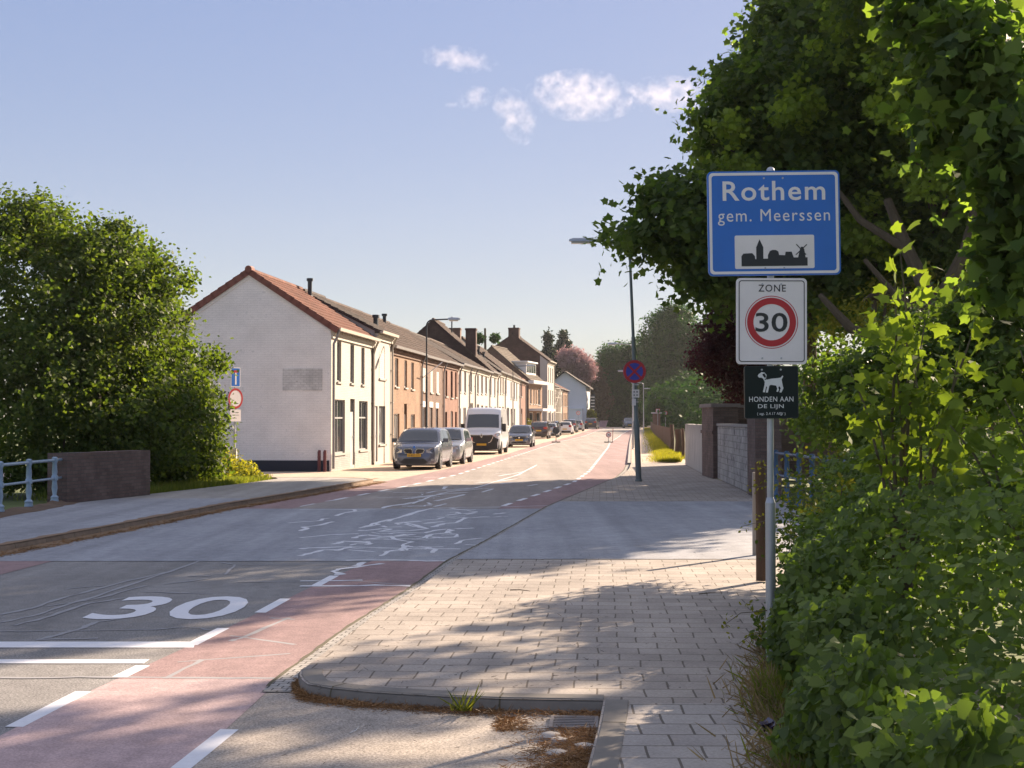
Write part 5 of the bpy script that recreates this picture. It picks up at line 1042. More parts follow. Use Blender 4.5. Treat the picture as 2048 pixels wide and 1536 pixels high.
LF_FAR = leafmat('far_leaf', (.018,.058,.012), (.045,.105,.018), .28); LF_DARK = leafmat('conifer_leaf', (.018,.035,.022), (.035,.055,.03), .15); LF_PURPLE = leafmat('copper_beech_leaf', (.030,.010,.014), (.06,.022,.022), .3, [2.0,1.0,.9])
LF_PINK = leafmat('blossom', (.30,.19,.20), (.42,.29,.29), .35, [1.2,1,1]); LF_GRASS = leafmat('grass_blade', (.10,.15,.025), (.22,.24,.05), .45, [1.7,1.6,.6]); LF_DRY = leafmat('dry_grass', (.22,.16,.08), (.36,.27,.14), .3, [1.2,1.1,.8])
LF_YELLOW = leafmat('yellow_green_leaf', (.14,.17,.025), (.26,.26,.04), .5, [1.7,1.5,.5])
def EP(px, py, Y, rx, rz, ry=None):      # ellipsoid centred where the photo shows it, radii in photo pixels at that distance
    c = D(px, py, Y); s = Y/F; return (c.x, Y, c.z, rx*s, (ry if ry else (rx+rz)/2*s), rz*s)
def tree(name, label, base, ells, nclump, nleaf, cr, size, leaf, bark, shape='quad', seed=1, r0=.25, group=None, cat='tree', shell=.45, nl=14, extra=None, tr=.06, cname='crown', lean=(0,0), topz=None):
    rng = np.random.default_rng(seed); P, Nn, C0 = crown(ells, nclump, nleaf, cr, rng, shell); b = Vector(base); keep = P[:,2] > b.z+.02; P, Nn = P[keep]-np.array(b), Nn[keep]
    root = empty(name, b); tag(root, label, cat, group); leaf_mesh(cname, P, Nn, size, leaf, root, shape, rng)
    cz = topz or float(np.mean([e[2] for e in ells])); H = cz-b.z; pts = [(0,0,-.1),(lean[0]*.3,lean[1]*.3,H*.35),(lean[0]*.6+.05,lean[1]*.6,H*.7),(lean[0],lean[1],H*1.1)]
    limbs('trunk', pts, C0-np.array(b), r0, bark, root, rng, nl, tr)
    return root
# left bush by the bridge
bush_e = [EP(90,640,38,170,215,3.2), EP(240,640,39,140,185,3.0), EP(315,790,40,110,165,2.6), EP(60,800,37,200,190,3), EP(230,840,38,180,150,3), EP(375,880,41,65,105,2.0), EP(110,480,39,60,70,1.4), EP(260,540,39,75,80,1.6), EP(20,470,38,60,60,1.4), EP(318,592,40,46,55,1.2), EP(390,745,41,45,62,1.2), EP(360,930,41.5,75,70,1.6), EP(405,850,42,45,75,1.2), EP(70,395+20,38,30,26,.7), EP(215,462,38.5,34,26,.7), EP(365,545,40,24,24,.6), EP(430,720,42,22,24,.6), EP(30,430,38,55,40,1.0), EP(190,500,38,60,50,1.2), EP(150,950,37,150,60,2)]
tree('bush', 'large round green bush rising behind the left bridge parapet', (-11.5,39,-.05), bush_e, 1850, 62, .36, .115, LF_BUSH, BARK, 'oval', 3, .22, cat='bush', shell=.34, nl=16)
rng_ = np.random.default_rng(5)
# big maple on the right
mp_e = [EP(1720,170,37,180,250,3.6), EP(1610,300,37,165,220,3.4), EP(1570,110,38,85,120,2), EP(1470,240,37,70,110,1.8), EP(1500,480,37,130,150,2.6), EP(1390,440,36,85,100,1.8), EP(1400,540,36,75,60,1.4), EP(1325,400,36,48,55,1.0), EP(1310,480,36,55,40,.9), EP(1245,478,37,38,17,.5), EP(1800,420,37,180,140,3.0), EP(1640,560,36,120,70,1.8), EP(1640,10,38,110,120,2.4),
  EP(1930,60,31,150,170,2.6), EP(1850,-90,31,190,130,3.0), EP(1980,330,33,120,150,2.4), EP(1900,520,34,120,90,2.2)]
mt = tree('maple_tree', 'tall dark green maple behind the blue place sign, trunk and crown filling the right', (11.3,37,.0), mp_e, 1900, 54, .52, .165, LF_MAPLE, BARK, 'maple', 11, .34, shell=.40, nl=40, tr=.09, lean=(-.4,.2), topz=9)
mlb = Vector(mt.location); m = MB()
for pts, rr_ in (([(1905,840,31),(1895,740,31),(1872,620,31),(1815,500,31.5),(1775,400,32)], (.26,.24,.2,.15,.1)), ([(1895,740,31),(1800,700,31),(1700,655,31),(1640,590,31.5)], (.16,.14,.11,.06)), ([(1872,620,31),(1930,500,31),(1960,380,31)], (.17,.12,.07)), ([(1815,500,31.5),(1720,440,32),(1660,360,32.5)], (.10,.08,.05)), ([(1870,640,31),(1800,600,31),(1730,520,31.5)], (.10,.08,.05)), ([(1895,760,31),(1990,640,31),(2030,560,31)], (.14,.1,.06))):
    m.tube([D(*p)-mlb for p in pts], list(rr_), 8)
obj('limb', m, BARK, mt, smooth=True)
# trees further back on the right that shade the road
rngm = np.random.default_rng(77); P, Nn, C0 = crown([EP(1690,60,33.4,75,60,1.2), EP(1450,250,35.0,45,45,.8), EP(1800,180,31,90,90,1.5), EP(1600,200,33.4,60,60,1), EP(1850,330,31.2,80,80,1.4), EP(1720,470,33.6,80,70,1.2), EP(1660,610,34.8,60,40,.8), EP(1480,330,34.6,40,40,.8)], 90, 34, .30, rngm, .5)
leaf_mesh('sunlit_clumps', P-np.array(mt.location), Nn, .14, LF_YOUNGSUN, mt, 'maple', rngm)  # brighter leaf clumps, sun through the crown put into their colour
tree('maple_tree', 'second dark maple standing further along behind the garden wall', (12.5,44,.0), [(12.3,44,9.0,4.3,4.2,3.6),(9.0,46.5,8.0,2.4,2.4,2.4),(10.5,40,6.6,3,2.6,2.6),(7.6,42,6.6,1.5,1.8,1.5)], 560, 34, .6, .26, LF_MAPLE, BARK, 'maple', 12, .3, shell=.4)
tree('maple_tree', 'third dark maple far back behind the first, seen only through its gaps', (17.5,50,.0), [(17,49,8.0,4.2,4.2,4.0),(20,44,8,4,4,4)], 560, 34, .6, .28, LF_MAPLE, BARK, 'maple', 13, .3, shell=.4)
tree('maple_tree', 'tall slender maple hidden behind the first near the brick pillar', (10.8,52.5,.0), [(10.8,52.5,8.5,2.8,2.6,3.8),(10.2,50,13.2,2.4,3.0,2.0),(12.5,47,13.2,2.4,2.4,1.8),(8.7,52,12.1,1.9,2.6,2.2),(10.1,58,13,2.2,3,2.4)], 900, 34, .6, .28, LF_MAPLE, BARK, 'maple', 15, .3, shell=.4)
tree('copper_beech', 'dark purple leaved beech left of the zone 30 sign', (7.9,50,.0), [EP(1440,700,50,58,75,1.5), EP(1465,640,50,50,60,1.4), EP(1500,760,50,55,70,1.4)], 420, 44, .30, .12, LF_PURPLE, BARK, 'quad', 14, .2, shell=.4)
# hazy far trees
FT = [('broad_tree','huge pale green tree beyond the round sign on the right',(1345,248),[EP(1345,680,248,62,70,5.5),EP(1400,740,248,80,90,6),EP(1322,770,248,56,75,5.4),EP(1460,790,240,80,75,6),EP(1350,640,248,35,35,3)],1900,1.0,.46,LF_FAR,21),
 ('broad_tree','sunny topped tree at the bend behind the last lamp posts',(1250,264),[EP(1240,735,264,50,55,5),EP(1232,790,264,42,65,5),EP(1275,790,262,52,72,5),EP(1250,720,264,30,30,3),EP(1290,720,262,40,50,4)],1500,.9,.42,LF_FAR,22),
 ('broad_tree','dark tree mass beside the garden behind the fence, right of the last',(1400,205),[EP(1400,800,205,80,60,4),EP(1345,815,205,50,50,4),EP(1470,790,205,70,80,4)],1000,.9,.45,LF_FAR,23),
 ('conifer','dark conifer standing left of the pink blossom tree',(1128,255),[EP(1127,672,262,6,12,.7),EP(1127,688,262,12,9,1.2),EP(1127,700,262,19,9,1.8),EP(1124,716,262,22,12,2.2),EP(1118,745,262,30,34,3)],420,.45,.5,LF_DARK,24),
 ('conifer','slim dark conifer furthest left above the terrace roofs',(1097,250),[EP(1096,675,250,9,9,.9),EP(1095,692,250,6,8,.6),EP(1099,704,250,12,8,1.2),EP(1097,735,250,22,34,2.4)],340,.42,.45,LF_DARK,25),
 ('blossom_tree','pink blossoming tree above the white gabled house',(1150,248),[EP(1143,722,248,26,26,2.4),EP(1165,738,248,24,30,2.4)],520,.7,.36,LF_PINK,26),
 ('broad_tree','brownish dark tree just right of the pink blossom tree',(1172,256),[EP(1182,755,256,22,38,3),EP(1165,785,256,34,45,3.2),EP(1192,800,256,26,50,3.2)],600,.8,.42,leafmat('brown_leaf',(.09,.065,.045),(.14,.10,.07),.3),27),
 ('bush','small sunny bush below the balcony stair at the bend',(1178,238),[EP(1178,832,238,13,14,1.2)],110,.35,.24,LF_YELLOW,28),
 ('broad_tree','tree top peeping over the roofs behind the brick chimney',(970,150),[EP(957,677,150,11,9,.8),EP(990,676,150,8,8,.7)],130,.22,.2,LF_FAR,29)]
for nm, lab, (bx, Y), ee, nc, cr, sz, lf, sd_ in FT:
    tree(nm, lab, (D(bx,838,Y).x, Y, zg(Y)-.1), ee, nc, 40, cr, sz, lf, BARKG, 'quad', sd_, .25 if nm != 'bush' else .06, cat='bush' if nm == 'bush' else 'tree', group='trees beyond the end of the street' if nm == 'broad_tree' else None, nl=12 if Y != 150 else 1, tr=.08 if Y != 150 else .02)
# deep wood closing the view on the right and at the bend
rng = np.random.default_rng(31); ws_ = []
for i in range(26):
    Y = 278+rng.uniform(-8,20); x = D(1190+i*34, 838, Y).x; ws_.append((x, Y, 4+rng.uniform(-1,2.5), 4.5, 4, 5+rng.uniform(-1,1.5)))
for i in range(12): ws_.append((24+i*2.2+rng.uniform(-1,1), 190-i*9, 4, 4, 4, 4.4))
for i in range(2,9): ws_.append((17+i*2.5+rng.uniform(-1,1), 96-i*6, 3.2, 3.2, 3, 3.4))
P, Nn, C0 = crown(ws_, 2600, 36, 1.3, rng, .4); k = P[:,2] > .2; wd_ = leaf_mesh('distant_wood', P[k], Nn[k], .6, LF_FAR, None, 'quad', rng); tag(wd_, 'dark wooded backdrop behind the gardens', 'wood', kind='stuff')
# ------------------------------------------------------------------ ivy hedge on the right
rng = np.random.default_rng(41)
def hedge_face(Y): return interp([(4,1.05),(7,1.42),(8.2,1.62),(9.5,1.72),(10.6,2.02),(12,2.35),(14,2.95),(16,3.5)], Y)
def hedge_top(X, Y): return 1.30+.10*math.sin(X*2.1+Y)+.08*math.sin(Y*3.3)+interp([(2.0,-.45),(2.5,0),(3.4,.35),(5,.5)], X)-.05*max(0, Y-11)
def hedge_pts(n, core=False):
    out = []; nn = []
    while len(out) < n:
        Y = rng.uniform(4.6, 15.5); f = hedge_face(Y); kind = rng.uniform()
        if kind < .46:
            z = rng.uniform(.1, 1.5); bulge = .13*math.sin(z*5+Y*2.1)+.1*math.sin(Y*4.7+z*3)-.18*(z-.2)*-.6; x = f+.55*(z/1.6)**1.5*.5+bulge*.8+abs(rng.normal())*.12; 
            if z > hedge_top(x, Y): continue
            out.append((x, Y, z)); nn.append((-1, -.35, .35))
        elif kind < .70:
            x = rng.uniform(f, 5.5); z = hedge_top(x, Y)-abs(rng.normal())*.12; out.append((x, Y, z)); nn.append((-.3,-.3,1))
        else:
            x = rng.uniform(f, 5.5); z = rng.uniform(.1, hedge_top(x,Y)); out.append((x, Y, z)); nn.append((-.5,-.8,.4))
    P = np.array(out); Nn = np.array(nn)+.55*rng.normal(size=(len(out),3)); return P, Nn
hr = empty('ivy_hedge', (2.6,10,.1)); tag(hr, 'thick ivy and maple hedge filling the lower right beside the pavement', 'hedge')
P, Nn = hedge_pts(46000); leaf_mesh('ivy_leaves', P-[2.6,10,.1], Nn, .052, LF_IVY, hr, 'ivy', rng, .45, .25, droop=.8)
P, Nn = hedge_pts(5000); k = (P[:,1] < 10.5) & (rng.uniform(size=len(P)) < .45); leaf_mesh('ivy_leaves', P[k]-[2.6,10,.1], Nn[k], .072, LF_IVY, hr, 'ivy', rng, .35, .25, droop=.9)
# far end of the hedge is small leaved bramble
def blob_pts(n, ells, rng, shell=.33):
    E_ = np.array(ells); ix = rng.integers(0, len(E_), n); d = rng.normal(size=(n,3)); d /= np.linalg.norm(d, axis=1, keepdims=True); r = rng.uniform(0,1,n)**shell
    return E_[ix,:3]+d*r[:,None]*E_[ix,3:]+rng.normal(size=(n,3))*.04, d*.6+[0,0,.5]+.6*rng.normal(size=(n,3))
br = [(2.75,12.6,.75,.55,.9,.75),(3.1,14,.8,.6,1,.85),(2.6,11.6,.6,.5,.6,.65),(3.7,13.2,1.1,.9,1,.6),(4.6,12.5,1.3,1,1.2,.55),(2.30,10.4,.35,.28,.6,.34),(2.15,11.0,.3,.3,.6,.28)]
bb = empty('bramble_bush', (3,13,.1)); tag(bb, 'small leaved bramble growing around the wooden and grey posts', 'bush')
P, Nn = blob_pts(14000, br, rng); leaf_mesh('leaves', P-[3,13,.1], Nn, .042, LF_BUSH, bb, 'oval', rng, .4)
# thin twigs reaching out over the pavement
tw = MB(); tp = []; rr = random.Random(5)
for (sx, sy, sz, ex, ey, ez) in [(2.3,10.9,.35,1.55,10.6,.42),(2.3,11.0,.3,1.70,10.9,.22),(2.9,13.5,1.15,2.15,13.2,1.28),(3.0,13.6,1.25,2.5,13,1.55),(2.9,13,1.0,2.35,12.6,1.12),(2.6,12.4,.8,2.2,12.0,.85),(2.95,13.8,1.2,2.45,14.5,1.42),(3.2,14,1.3,3.0,13.5,1.62),(2.9,14.2,.9,2.3,14.6,.8),(2.6,11.8,1.0,2.3,11.4,1.2),(2.7,12,1.1,2.6,11.3,1.4)]:
    pts = [Vector((sx+(ex-sx)*t, sy+(ey-sy)*t, sz+(ez-sz)*t+.08*math.sin(t*3)+rr.uniform(-.03,.03))) for t in [i/6 for i in range(7)]]; tw.tube([p-Vector((3,13,.1)) for p in pts], [.007-.0008*i for i in range(7)], 5)
    for i in range(1, 7):
        for _ in range(9): tp.append(pts[i].lerp(pts[i-1], rr.random())+Vector((rr.uniform(-.09,.09), rr.uniform(-.09,.09), rr.uniform(-.06,.08))))
obj('twigs', tw, BARKG, bb); tp = np.array([tuple(p) for p in tp]); leaf_mesh('leaves', tp-[3,13,.1], rng.normal(size=tp.shape)+[0,0,.6], .036, LF_YELLOW, bb, 'oval', rng)
# young maple shoots above the hedge
def shoot_tree(label, base, shoots, size, leaf, seed, n=26, spread=.13, name='young_maple'):
    rng = np.random.default_rng(seed); rr = random.Random(seed); root = empty(name, base); tag(root, label, 'tree', 'young maples rising out of the hedge'); b = Vector(base); m = MB(); pts = []
    for (px, py, Y, k) in shoots:
        t = D(px, py, Y)-b; mid = Vector((t.x*.5+rr.uniform(-.1,.1), t.y*.5, t.z*.6)); m.tube([Vector((0,0,0)), mid*.5+Vector((0,0,.1)), mid, mid.lerp(t,.6)+Vector((.02,0,.03)), t], [.022,.016,.012,.008,.003], 6)
        for i in range(int(n*k)):
            s = rr.random()**.7; p = mid.lerp(t, s); pts.append(p+Vector((rr.gauss(0,spread), rr.gauss(0,spread), rr.gauss(0,spread*.8))))
    obj('trunk', m, BARKG, root, smooth=True); P = np.array([tuple(p) for p in pts]); leaf_mesh('crown', P, rng.normal(size=P.shape)*.8+[-.2,-.3,.7], size, leaf, root, 'maple', rng, .35, .2, droop=.5)
shoot_tree('bright young maple shoots just right of the dog sign', (2.9,10.8,.3), [(1790,560,10.6,1),(1800,500,10.6,.35),(1850,640,10.6,1.2),(1780,680,10.7,1.2),(1700,740,10.7,1),(1920,690,10.5,1),(1960,620,10.5,.7),(1740,800,10.7,1.2),(1830,740,10.5,1.4),(1900,780,10.4,1.2)], .095, LF_YOUNGSUN, 51, 40, .12)
shoot_tree('second clump of bright maple shoots at the right edge above the hedge', (3.6,9.6,.4), [(2010,800,9.6,1.1),(1960,850,9.6,1),(2040,700,9.7,.8),(2035,870,9.5,1),(1900,850,9.7,1)], .10, LF_YOUNGSUN, 52, 30, .12)
# mid storey undergrowth between the hedge and the maple
tree('elder_bush', 'dark green shrubs under the maple between hedge and sign post', (6.3,19,.0), [EP(1700,760,18,90,80,1.0),EP(1850,720,18,130,120,1.3),EP(2000,740,17,120,150,1.2),EP(1620,840,18.5,45,45,.5),EP(1750,850,17,150,60,1.0),EP(1960,620,17,90,70,.8)], 480, 42, .22, .075, LF_SHRUB, BARK, 'oval', 61, .06, cat='bush', tr=.03)
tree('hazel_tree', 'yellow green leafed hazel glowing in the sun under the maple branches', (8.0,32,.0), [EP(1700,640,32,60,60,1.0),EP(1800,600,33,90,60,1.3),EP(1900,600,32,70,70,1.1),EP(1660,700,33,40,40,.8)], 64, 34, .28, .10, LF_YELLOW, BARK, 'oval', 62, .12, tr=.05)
# low near branches of another maple hanging in from the right edge
def hang(label, base, spots, size, n, seed):
    rng = np.random.default_rng(seed); b = np.array(base); root = empty('overhanging_maple', base); tag(root, label, 'tree'); ee = [EP(*s) for s in spots]
    P, Nn, C0 = crown(ee, n, 16, .20, rng, .5); leaf_mesh('crown', P-b, Nn, size, LF_MAPLE, root, 'maple', rng, .3, .2, droop=.4)
    m = MB(); m.tube([(0,0,0),(-.1,.1,2.2),(-.3,.1,4.2),(-.6,.0,6)], [.16,.13,.1,.06], 10)
    for c in C0[::14]: t = Vector(c-b); s = Vector((-.3,.1,min(4.5, max(2, t.z-.6)))); m.tube([s, s.lerp(t,.5)+Vector((0,0,.15)), t], [.03,.018,.005], 5)
    obj('trunk', m, BARK, root, smooth=True)
hang('near maple with large leaves hanging in at the upper right corner', (5.4,11.5,.1), [(1960,120,10.5,110,130),(2030,330,10.2,90,150),(1900,30,11,120,60),(2010,520,10.4,70,80),(1900,260,11,50,60)], .105, 330, 71)
# ------------------------------------------------------------------ trees standing outside the frame to the right whose shade falls on the pavement
tree('maple_tree', 'shade maple standing just outside the right edge of the view', (11.5,16.5,.0), [(8.6,20,8.2,1.8,1.8,1.3),(10.5,24,9.5,2.2,2.2,1.5),(11.5,18.5,7.4,1.6,1.6,1.2),(13,24,8.2,2,2,1.2),(9.2,14.5,5.6,2.0,1.8,1.2),(8.2,13.0,5.2,1.4,1.4,1.0),(9.4,22.6,6.3,1.5,1.3,.8),(10.4,21.5,5.8,1.3,1.2,.7)], 140, 26, .42, .20, LF_MAPLE, BARK, 'maple', 81, .25)
# ------------------------------------------------------------------ grass, weeds and litter
def blades(name, fn, n, size, leaf, seed, label=None, cat=None, lean=.35, group=None, kind=None):
    rng = np.random.default_rng(seed); P = np.array([fn(rng) for _ in range(n)]); al = np.stack([rng.normal(0,lean,n), rng.normal(0,lean,n), np.ones(n)], 1); Nn = rng.normal(size=(n,3)); Nn[:,2] *= .2
    LEAF['blade'] = np.array([(-.035,0),(.035,0),(.028,.6),(0,1),(-.028,.6)], np.float32); o = leaf_mesh(name, P, Nn, size, leaf, None, 'blade', rng, .75, along=al); tag(o, label, cat, group, kind); return o
blades('verge_grass', lambda r: ((lambda Y: (fx(Y)-.05-abs(r.normal())*.38-.25*r.uniform(), Y, .12+zg(Y)))(60+150*r.uniform()**2)), 34000, .17, LF_YELLOW, 91, 'bright grass verge along the foot of the picket fence', 'grass', kind='stuff')
blades('verge_grass', lambda r: (8.0+r.normal()*.22+.1, 64+r.uniform()*13, .12), 3500, .13, LF_YELLOW, 92, 'sunlit grass tuft between fence end and concrete wall', 'grass', kind='stuff')
blades('verge_grass', lambda r: ((lambda Y: (LW(Y)-.3-abs(r.normal())*.9, Y, -.03))(34+10*r.uniform())), 26000, .19, LF_GRASS, 93, 'green grass at the foot of the left bush and signs', 'grass', kind='stuff')
blades('hedge_grass', lambda r: ((lambda Y: (hedge_face(Y)-.13*abs(r.normal())+.12, Y, .11))(6.2+6.5*r.uniform())), 6000, .10, LF_GRASS, 94, 'thin grass at the foot of the ivy hedge', 'grass', lean=.6, kind='stuff')
blades('dry_grass_edge', lambda r: ((lambda Y: (hedge_face(Y)-.16*abs(r.normal())+.05, Y, .115))(5.5+7*r.uniform())), 4500, .10, LF_DRY, 95, 'dry grass litter at the pavement edge', 'grass', lean=1.4, kind='stuff')
# plants at the left side street with pale flower heads
P, Nn = blob_pts(5000, [(-8.5,44.8,.25,.7,.8,.45),(-9.4,45.5,.45,1.0,1,.6),(-7.9,43.6,.1,.5,.6,.3),(-10.5,46,.6,.8,.8,.6)], rng); k = P[:,2] > -.05; wb = leaf_mesh('weed_clump', P[k], Nn[k], .09, LF_YELLOW, None, 'oval', rng); tag(wb, 'sunlit weeds growing at the foot of the dead end sign', 'plant', kind='stuff')
P, Nn = blob_pts(500, [(-10.3,46.3,1.15,.8,.5,.22),(-9.6,46.4,.95,.5,.4,.18)], rng); fb = leaf_mesh('flower_heads', P, Nn, .09, plain('cow_parsley', (.60,.50,.45), .8), None, 'quad', rng); tag(fb, 'pale flower heads above the weeds near the sign', 'plant', kind='stuff')
P, Nn = blob_pts(900, [D(1056,852,150)[:]+(.5,.4,.8), D(1062,865,149)[:]+(.5,.4,.5)], rng); pb = leaf_mesh('shop_plants', P, Nn, .14, LF_YELLOW, None, 'oval', rng); tag(pb, 'leafy pot plants before the orange brick house', 'plant', kind='stuff')
# weeds at the kerb
def weed(pos, n, size, label, seed, leaf=LF_YELLOW, spread=.07):
    rng = np.random.default_rng(seed); P = rng.normal(size=(n,3))*[spread,spread*.8,.012]+[0,0,.015]; Nn = rng.normal(size=(n,3))*.5+[0,0,.9]; root = leaf_mesh('weed', P, Nn, size, leaf, None, 'oval', rng); root.location = pos; tag(root, label, 'weed', 'weeds sprouting at the kerb'); return root
g = G(824,1392,.01); weed(g, 160, .035, 'flat leafy weed on the asphalt in front of the kerb', 101); g = G(1190,1396,.03); weed(g, 60, .04, 'small weed in the kerb corner above the drain', 102, LF_GRASS, .03)
blades('grass_tuft', lambda r: (G(935,1372).x+r.normal()*.03, 9.35+r.normal()*.015, .03), 46, .12, LF_GRASS, 103, 'tuft of grass sprouting at the kerb face', 'weed', lean=.7)
for i, (px, py) in enumerate(((845,1176),(855,1193),(815,1200),(905,1150))):
    g = G(px, py, .125); blades('grass_tuft', (lambda g: lambda r: (g.x+r.normal()*.05, g.y+r.normal()*.05, .02))(g), 60, .05, LF_DRY, 110+i, 'small dry tuft in the setts, ' + ('nearest but one','nearest to the bay among the brown ones','lowest on the gutter line','furthest up the gutter')[i], 'weed', lean=1)
# brown moss and needles lying in the parking bay gutter
def litter_bay(r):
    t = r.uniform(0, len(bayk)-1.01); i = int(t); a, b = bayk[i], bayk[i+1]; x = a[0]+(b[0]-a[0])*(t-i); y = a[1]+(b[1]-a[1])*(t-i); return (x, y-.04-abs(r.normal())*.075, .008+.02*r.uniform())
def litter_corner(r): y = 9.35-r.uniform()**.8*2.9; return (interp([(2,-.2),(5.9,.2),(7.4,.37),(8.7,.52),(9.4,.59)], y)-.02-abs(r.normal())*.17, y, .006+.03*r.uniform()) if not (8.85 < y < 9.27) else (-.1+abs(r.normal())*.1, y, .01)
LF_MOSS = leafmat('needle_litter', (.20,.10,.04), (.34,.20,.09), .1, [1,1,1])
def flatlit(name, fn, n, size, seed, label, leaf=LF_MOSS):
    rng = np.random.default_rng(seed); P = np.array([fn(rng) for _ in range(n)]); al = rng.normal(size=(n,3)); al[:,2] *= .25; Nn = rng.normal(size=(n,3)); o = leaf_mesh(name, P, Nn, size, leaf, None, 'blade', rng, .5, along=al); tag(o, label, 'litter', kind='stuff')
flatlit('needle_litter', litter_bay, 7500, .045, 121, 'brown dry litter along the kerb of the parking bay'); flatlit('needle_litter', litter_corner, 10000, .05, 122, 'brown dry litter heaped round the drain')
flatlit('kerb_litter', lambda r: ((lambda Y: (Lk(Y)+.05+abs(r.normal())*.10, Y, .012+.02*r.uniform()))(17+26*r.uniform())), 9000, .07, 123, 'brown litter along the left kerb')
flatlit('leaf_litter', lambda r: ((lambda Y: (Rk(Y)+.2+r.uniform()**1.3*3.6, Y, .09))(9.8+12*r.uniform()**1.5)), 900, .035, 124, 'scattered catkins and bits on the pavement', plain('dark_litter', (.05,.035,.025), .9))
flatlit('leaf_litter', lambda r: (r.uniform(-1.5,.4), r.uniform(7.2,9.3), .008), 160, .03, 125, 'scattered bits on the parking bay', MATS['dark_litter'])
# stones, twig, feather and a dark scrap
for i, (px, py, s, lab) in enumerate(((1100,1476,.055,'pale cobble lying left of the drain, larger of its pair'),(1118,1484,.045,'pale cobble touching the larger one by the drain'),(1168,1497,.05,'round white stone nearest the pavement kerb'),(1115,1510,.05,'flat grey cobble below the drain'),(1140,1415,.045,'small cobble just behind the drain grate'),(1165,1420,.045,'small cobble in the kerb corner behind the drain grate'))):
    g = G(px, py, .01); rr = random.Random(i); m = MB(); vs = []; K = 9
    for j, (rz_, zz) in enumerate(((.9,0),(1,.35),(.85,.6),(.4,.75))): vs += [(s*rz_*math.cos(2*math.pi*k/K)*(1.2+.2*rr.uniform(-1,1)), s*rz_*math.sin(2*math.pi*k/K)*(1+.2*rr.uniform(-1,1)), s*zz) for k in range(K)]
    m.add(vs, [(j*K+k, j*K+(k+1)%K, (j+1)*K+(k+1)%K, (j+1)*K+k) for j in range(3) for k in range(K)]+[tuple(3*K+k for k in range(K))]); o = obj('cobble', m, plain('pale_cobble', (.42,.38,.34), .85, var=.2), loc=(g.x, g.y, .004), smooth=True); tag(o, lab, 'stone', 'loose cobbles round the drain')
m = MB(); rr = random.Random(8)
for k in range(14): a = k*.45; m.cbox((.05*math.cos(a)*rr.random(), .05*math.sin(a)*rr.random(), .02+.05*rr.random()), (.09,.05,.004), rot=Matrix.Rotation(rr.uniform(0,3),3,'Z')@Matrix.Rotation(rr.uniform(-1,1),3,'X'))
g = G(1545,1468,.12); o = obj('crumpled_wrapper', m, plain('dark_wrapper', (.035,.02,.045), .35, var=.6, scale=30), loc=(g.x,g.y,.12)); tag(o, 'crumpled dark wrapper lying at the hedge foot lower right', 'litter')
m = MB(); m.tube([(0,0,0),(.03,.05,.005),(.045,.10,.02)], [.003,.002,.001], 5); m.add([(.0,.02,.004),(.012,.04,.006),(.04,.10,.012),(.02,.06,.008)], [(0,1,2,3)]); g = G(700,1465,.01); o = obj('feather', m, M_WHITE, loc=(g.x,g.y,.008)); tag(o, 'small white feather lying on the parking bay asphalt', 'feather')
for i, (a, b, lab) in enumerate((((1398,1188),(1445,1186),'thin dark twig lying on the sunny pavement by the hedge'),((1020,1180),(1060,1182),'short dark twig in the middle of the pavement'))):
    A, B = G(*a,.13), G(*b,.13); m = MB(); m.tube([(0,0,0),(B-A)*.5+Vector((0,.03,.004)),B-A], [.006,.005,.003], 5); o = obj('twig', m, BARK, loc=A); tag(o, lab, 'twig')
# ------------------------------------------------------------------ clouds far beyond the haze
m_, nt_, b_, o_ = newmat('cloud_volume'); nt_.nodes.remove(b_)
tc_ = N(nt_, 'TexCoord'); ln_ = N(nt_, 'VectorMath', operation='LENGTH'); nt_.links.new(tc_.outputs['Object'], ln_.inputs[0])
nz_ = N(nt_, 'TexNoise'); setin(nz_, {'Scale': 2.6, 'Detail': 6, 'Roughness': .62}); gp2 = N(nt_, 'NewGeometry'); sc_ = N(nt_, 'VectorMath', operation='SCALE'); sc_.inputs['Scale'].default_value = 1/60
nt_.links.new(gp2.outputs['Position'], sc_.inputs[0]); nt_.links.new(sc_.outputs[0], nz_.inputs['Vector'])
a_ = N(nt_, 'Math', operation='MULTIPLY_ADD'); nt_.links.new(ln_.outputs[1], a_.inputs[0]); a_.inputs[1].default_value = -.62; am2 = N(nt_, 'Math', operation='MULTIPLY_ADD'); nt_.links.new(nz_.outputs[0], am2.inputs[0]); am2.inputs[1].default_value = 3.3; am2.inputs[2].default_value = -1.19; nt_.links.new(am2.outputs[0], a_.inputs[2])
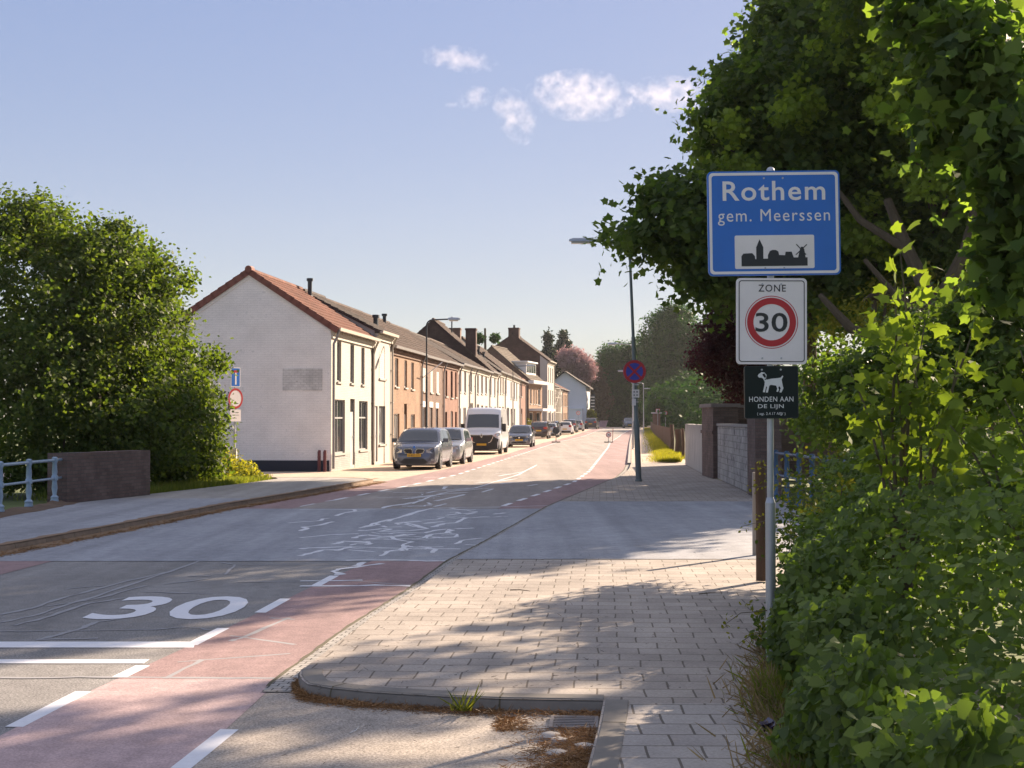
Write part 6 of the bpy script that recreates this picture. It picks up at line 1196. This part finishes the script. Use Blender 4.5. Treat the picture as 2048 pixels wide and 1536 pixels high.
b2_ = N(nt_, 'Math', operation='MULTIPLY', use_clamp=False); nt_.links.new(a_.outputs[0], b2_.inputs[0]); b2_.inputs[1].default_value = .038; mx_ = N(nt_, 'Math', operation='MAXIMUM'); nt_.links.new(b2_.outputs[0], mx_.inputs[0]); mx_.inputs[1].default_value = 0
vs_ = N(nt_, 'VolumeScatter'); vs_.inputs['Color'].default_value = (.22,.20,.20,1); vs_.inputs['Anisotropy'].default_value = .35; nt_.links.new(mx_.outputs[0], vs_.inputs['Density']); nt_.links.new(vs_.outputs[0], o_.inputs['Volume']); M_CLOUD = m_
CY = 2600
for i, (px, py, rx, rz, rot, lab) in enumerate(((918,118,85,24,.12,'long thin white cloud highest in the sky'),(948,195,40,26,-.2,'small round cloud below the highest one'),(1030,232,40,62,-.5,'tilted cloud low in the middle of the group'),(1165,192,115,50,.05,'largest white cloud of the group'),(1105,160,44,18,0,'little cloud touching the top left of the largest one'),(1340,190,95,38,.0,'white cloud partly hidden by the maple crown'),(902,208,16,8,0,'tiny wisp furthest left under the highest cloud'))):
    c = D(px, py, CY); s = CY/F; m = MB(); K, J = 16, 10
    vs = [(math.cos(2*math.pi*k/K)*math.sin(math.pi*(j+.0)/J), math.sin(2*math.pi*k/K)*math.sin(math.pi*j/J), math.cos(math.pi*j/J)) for j in range(1,J) for k in range(K)]
    m.add(vs, [(j*K+k, j*K+(k+1)%K, (j+1)*K+(k+1)%K, (j+1)*K+k) for j in range(J-2) for k in range(K)]+[tuple(range(K))[::-1], tuple((J-2)*K+k for k in range(K))])
    o = obj('cloud', m, M_CLOUD, loc=c); o.scale = (rx*s*1.04, (rx+rz)/2*s, rz*s*1.05); o.rotation_euler = (0, rot, 0); tag(o, lab, 'cloud', 'small clouds right of centre')
# ------------------------------------------------------------------ summer haze
hz = MB(); hz.box((-400,-80,-1.5), (500,420,60)); m_, nt_, b_, o_ = newmat('haze_air'); nt_.nodes.remove(b_); pv_ = N(nt_, 'VolumePrincipled'); setin(pv_, {'Color': (.93,.95,1,1), 'Density': .00011, 'Anisotropy': .3}); nt_.links.new(pv_.outputs[0], o_.inputs['Volume'])
ho = obj('haze', hz, m_); ho['kind'] = 'stuff'; ho['label'] = 'thin warm evening haze along the street'
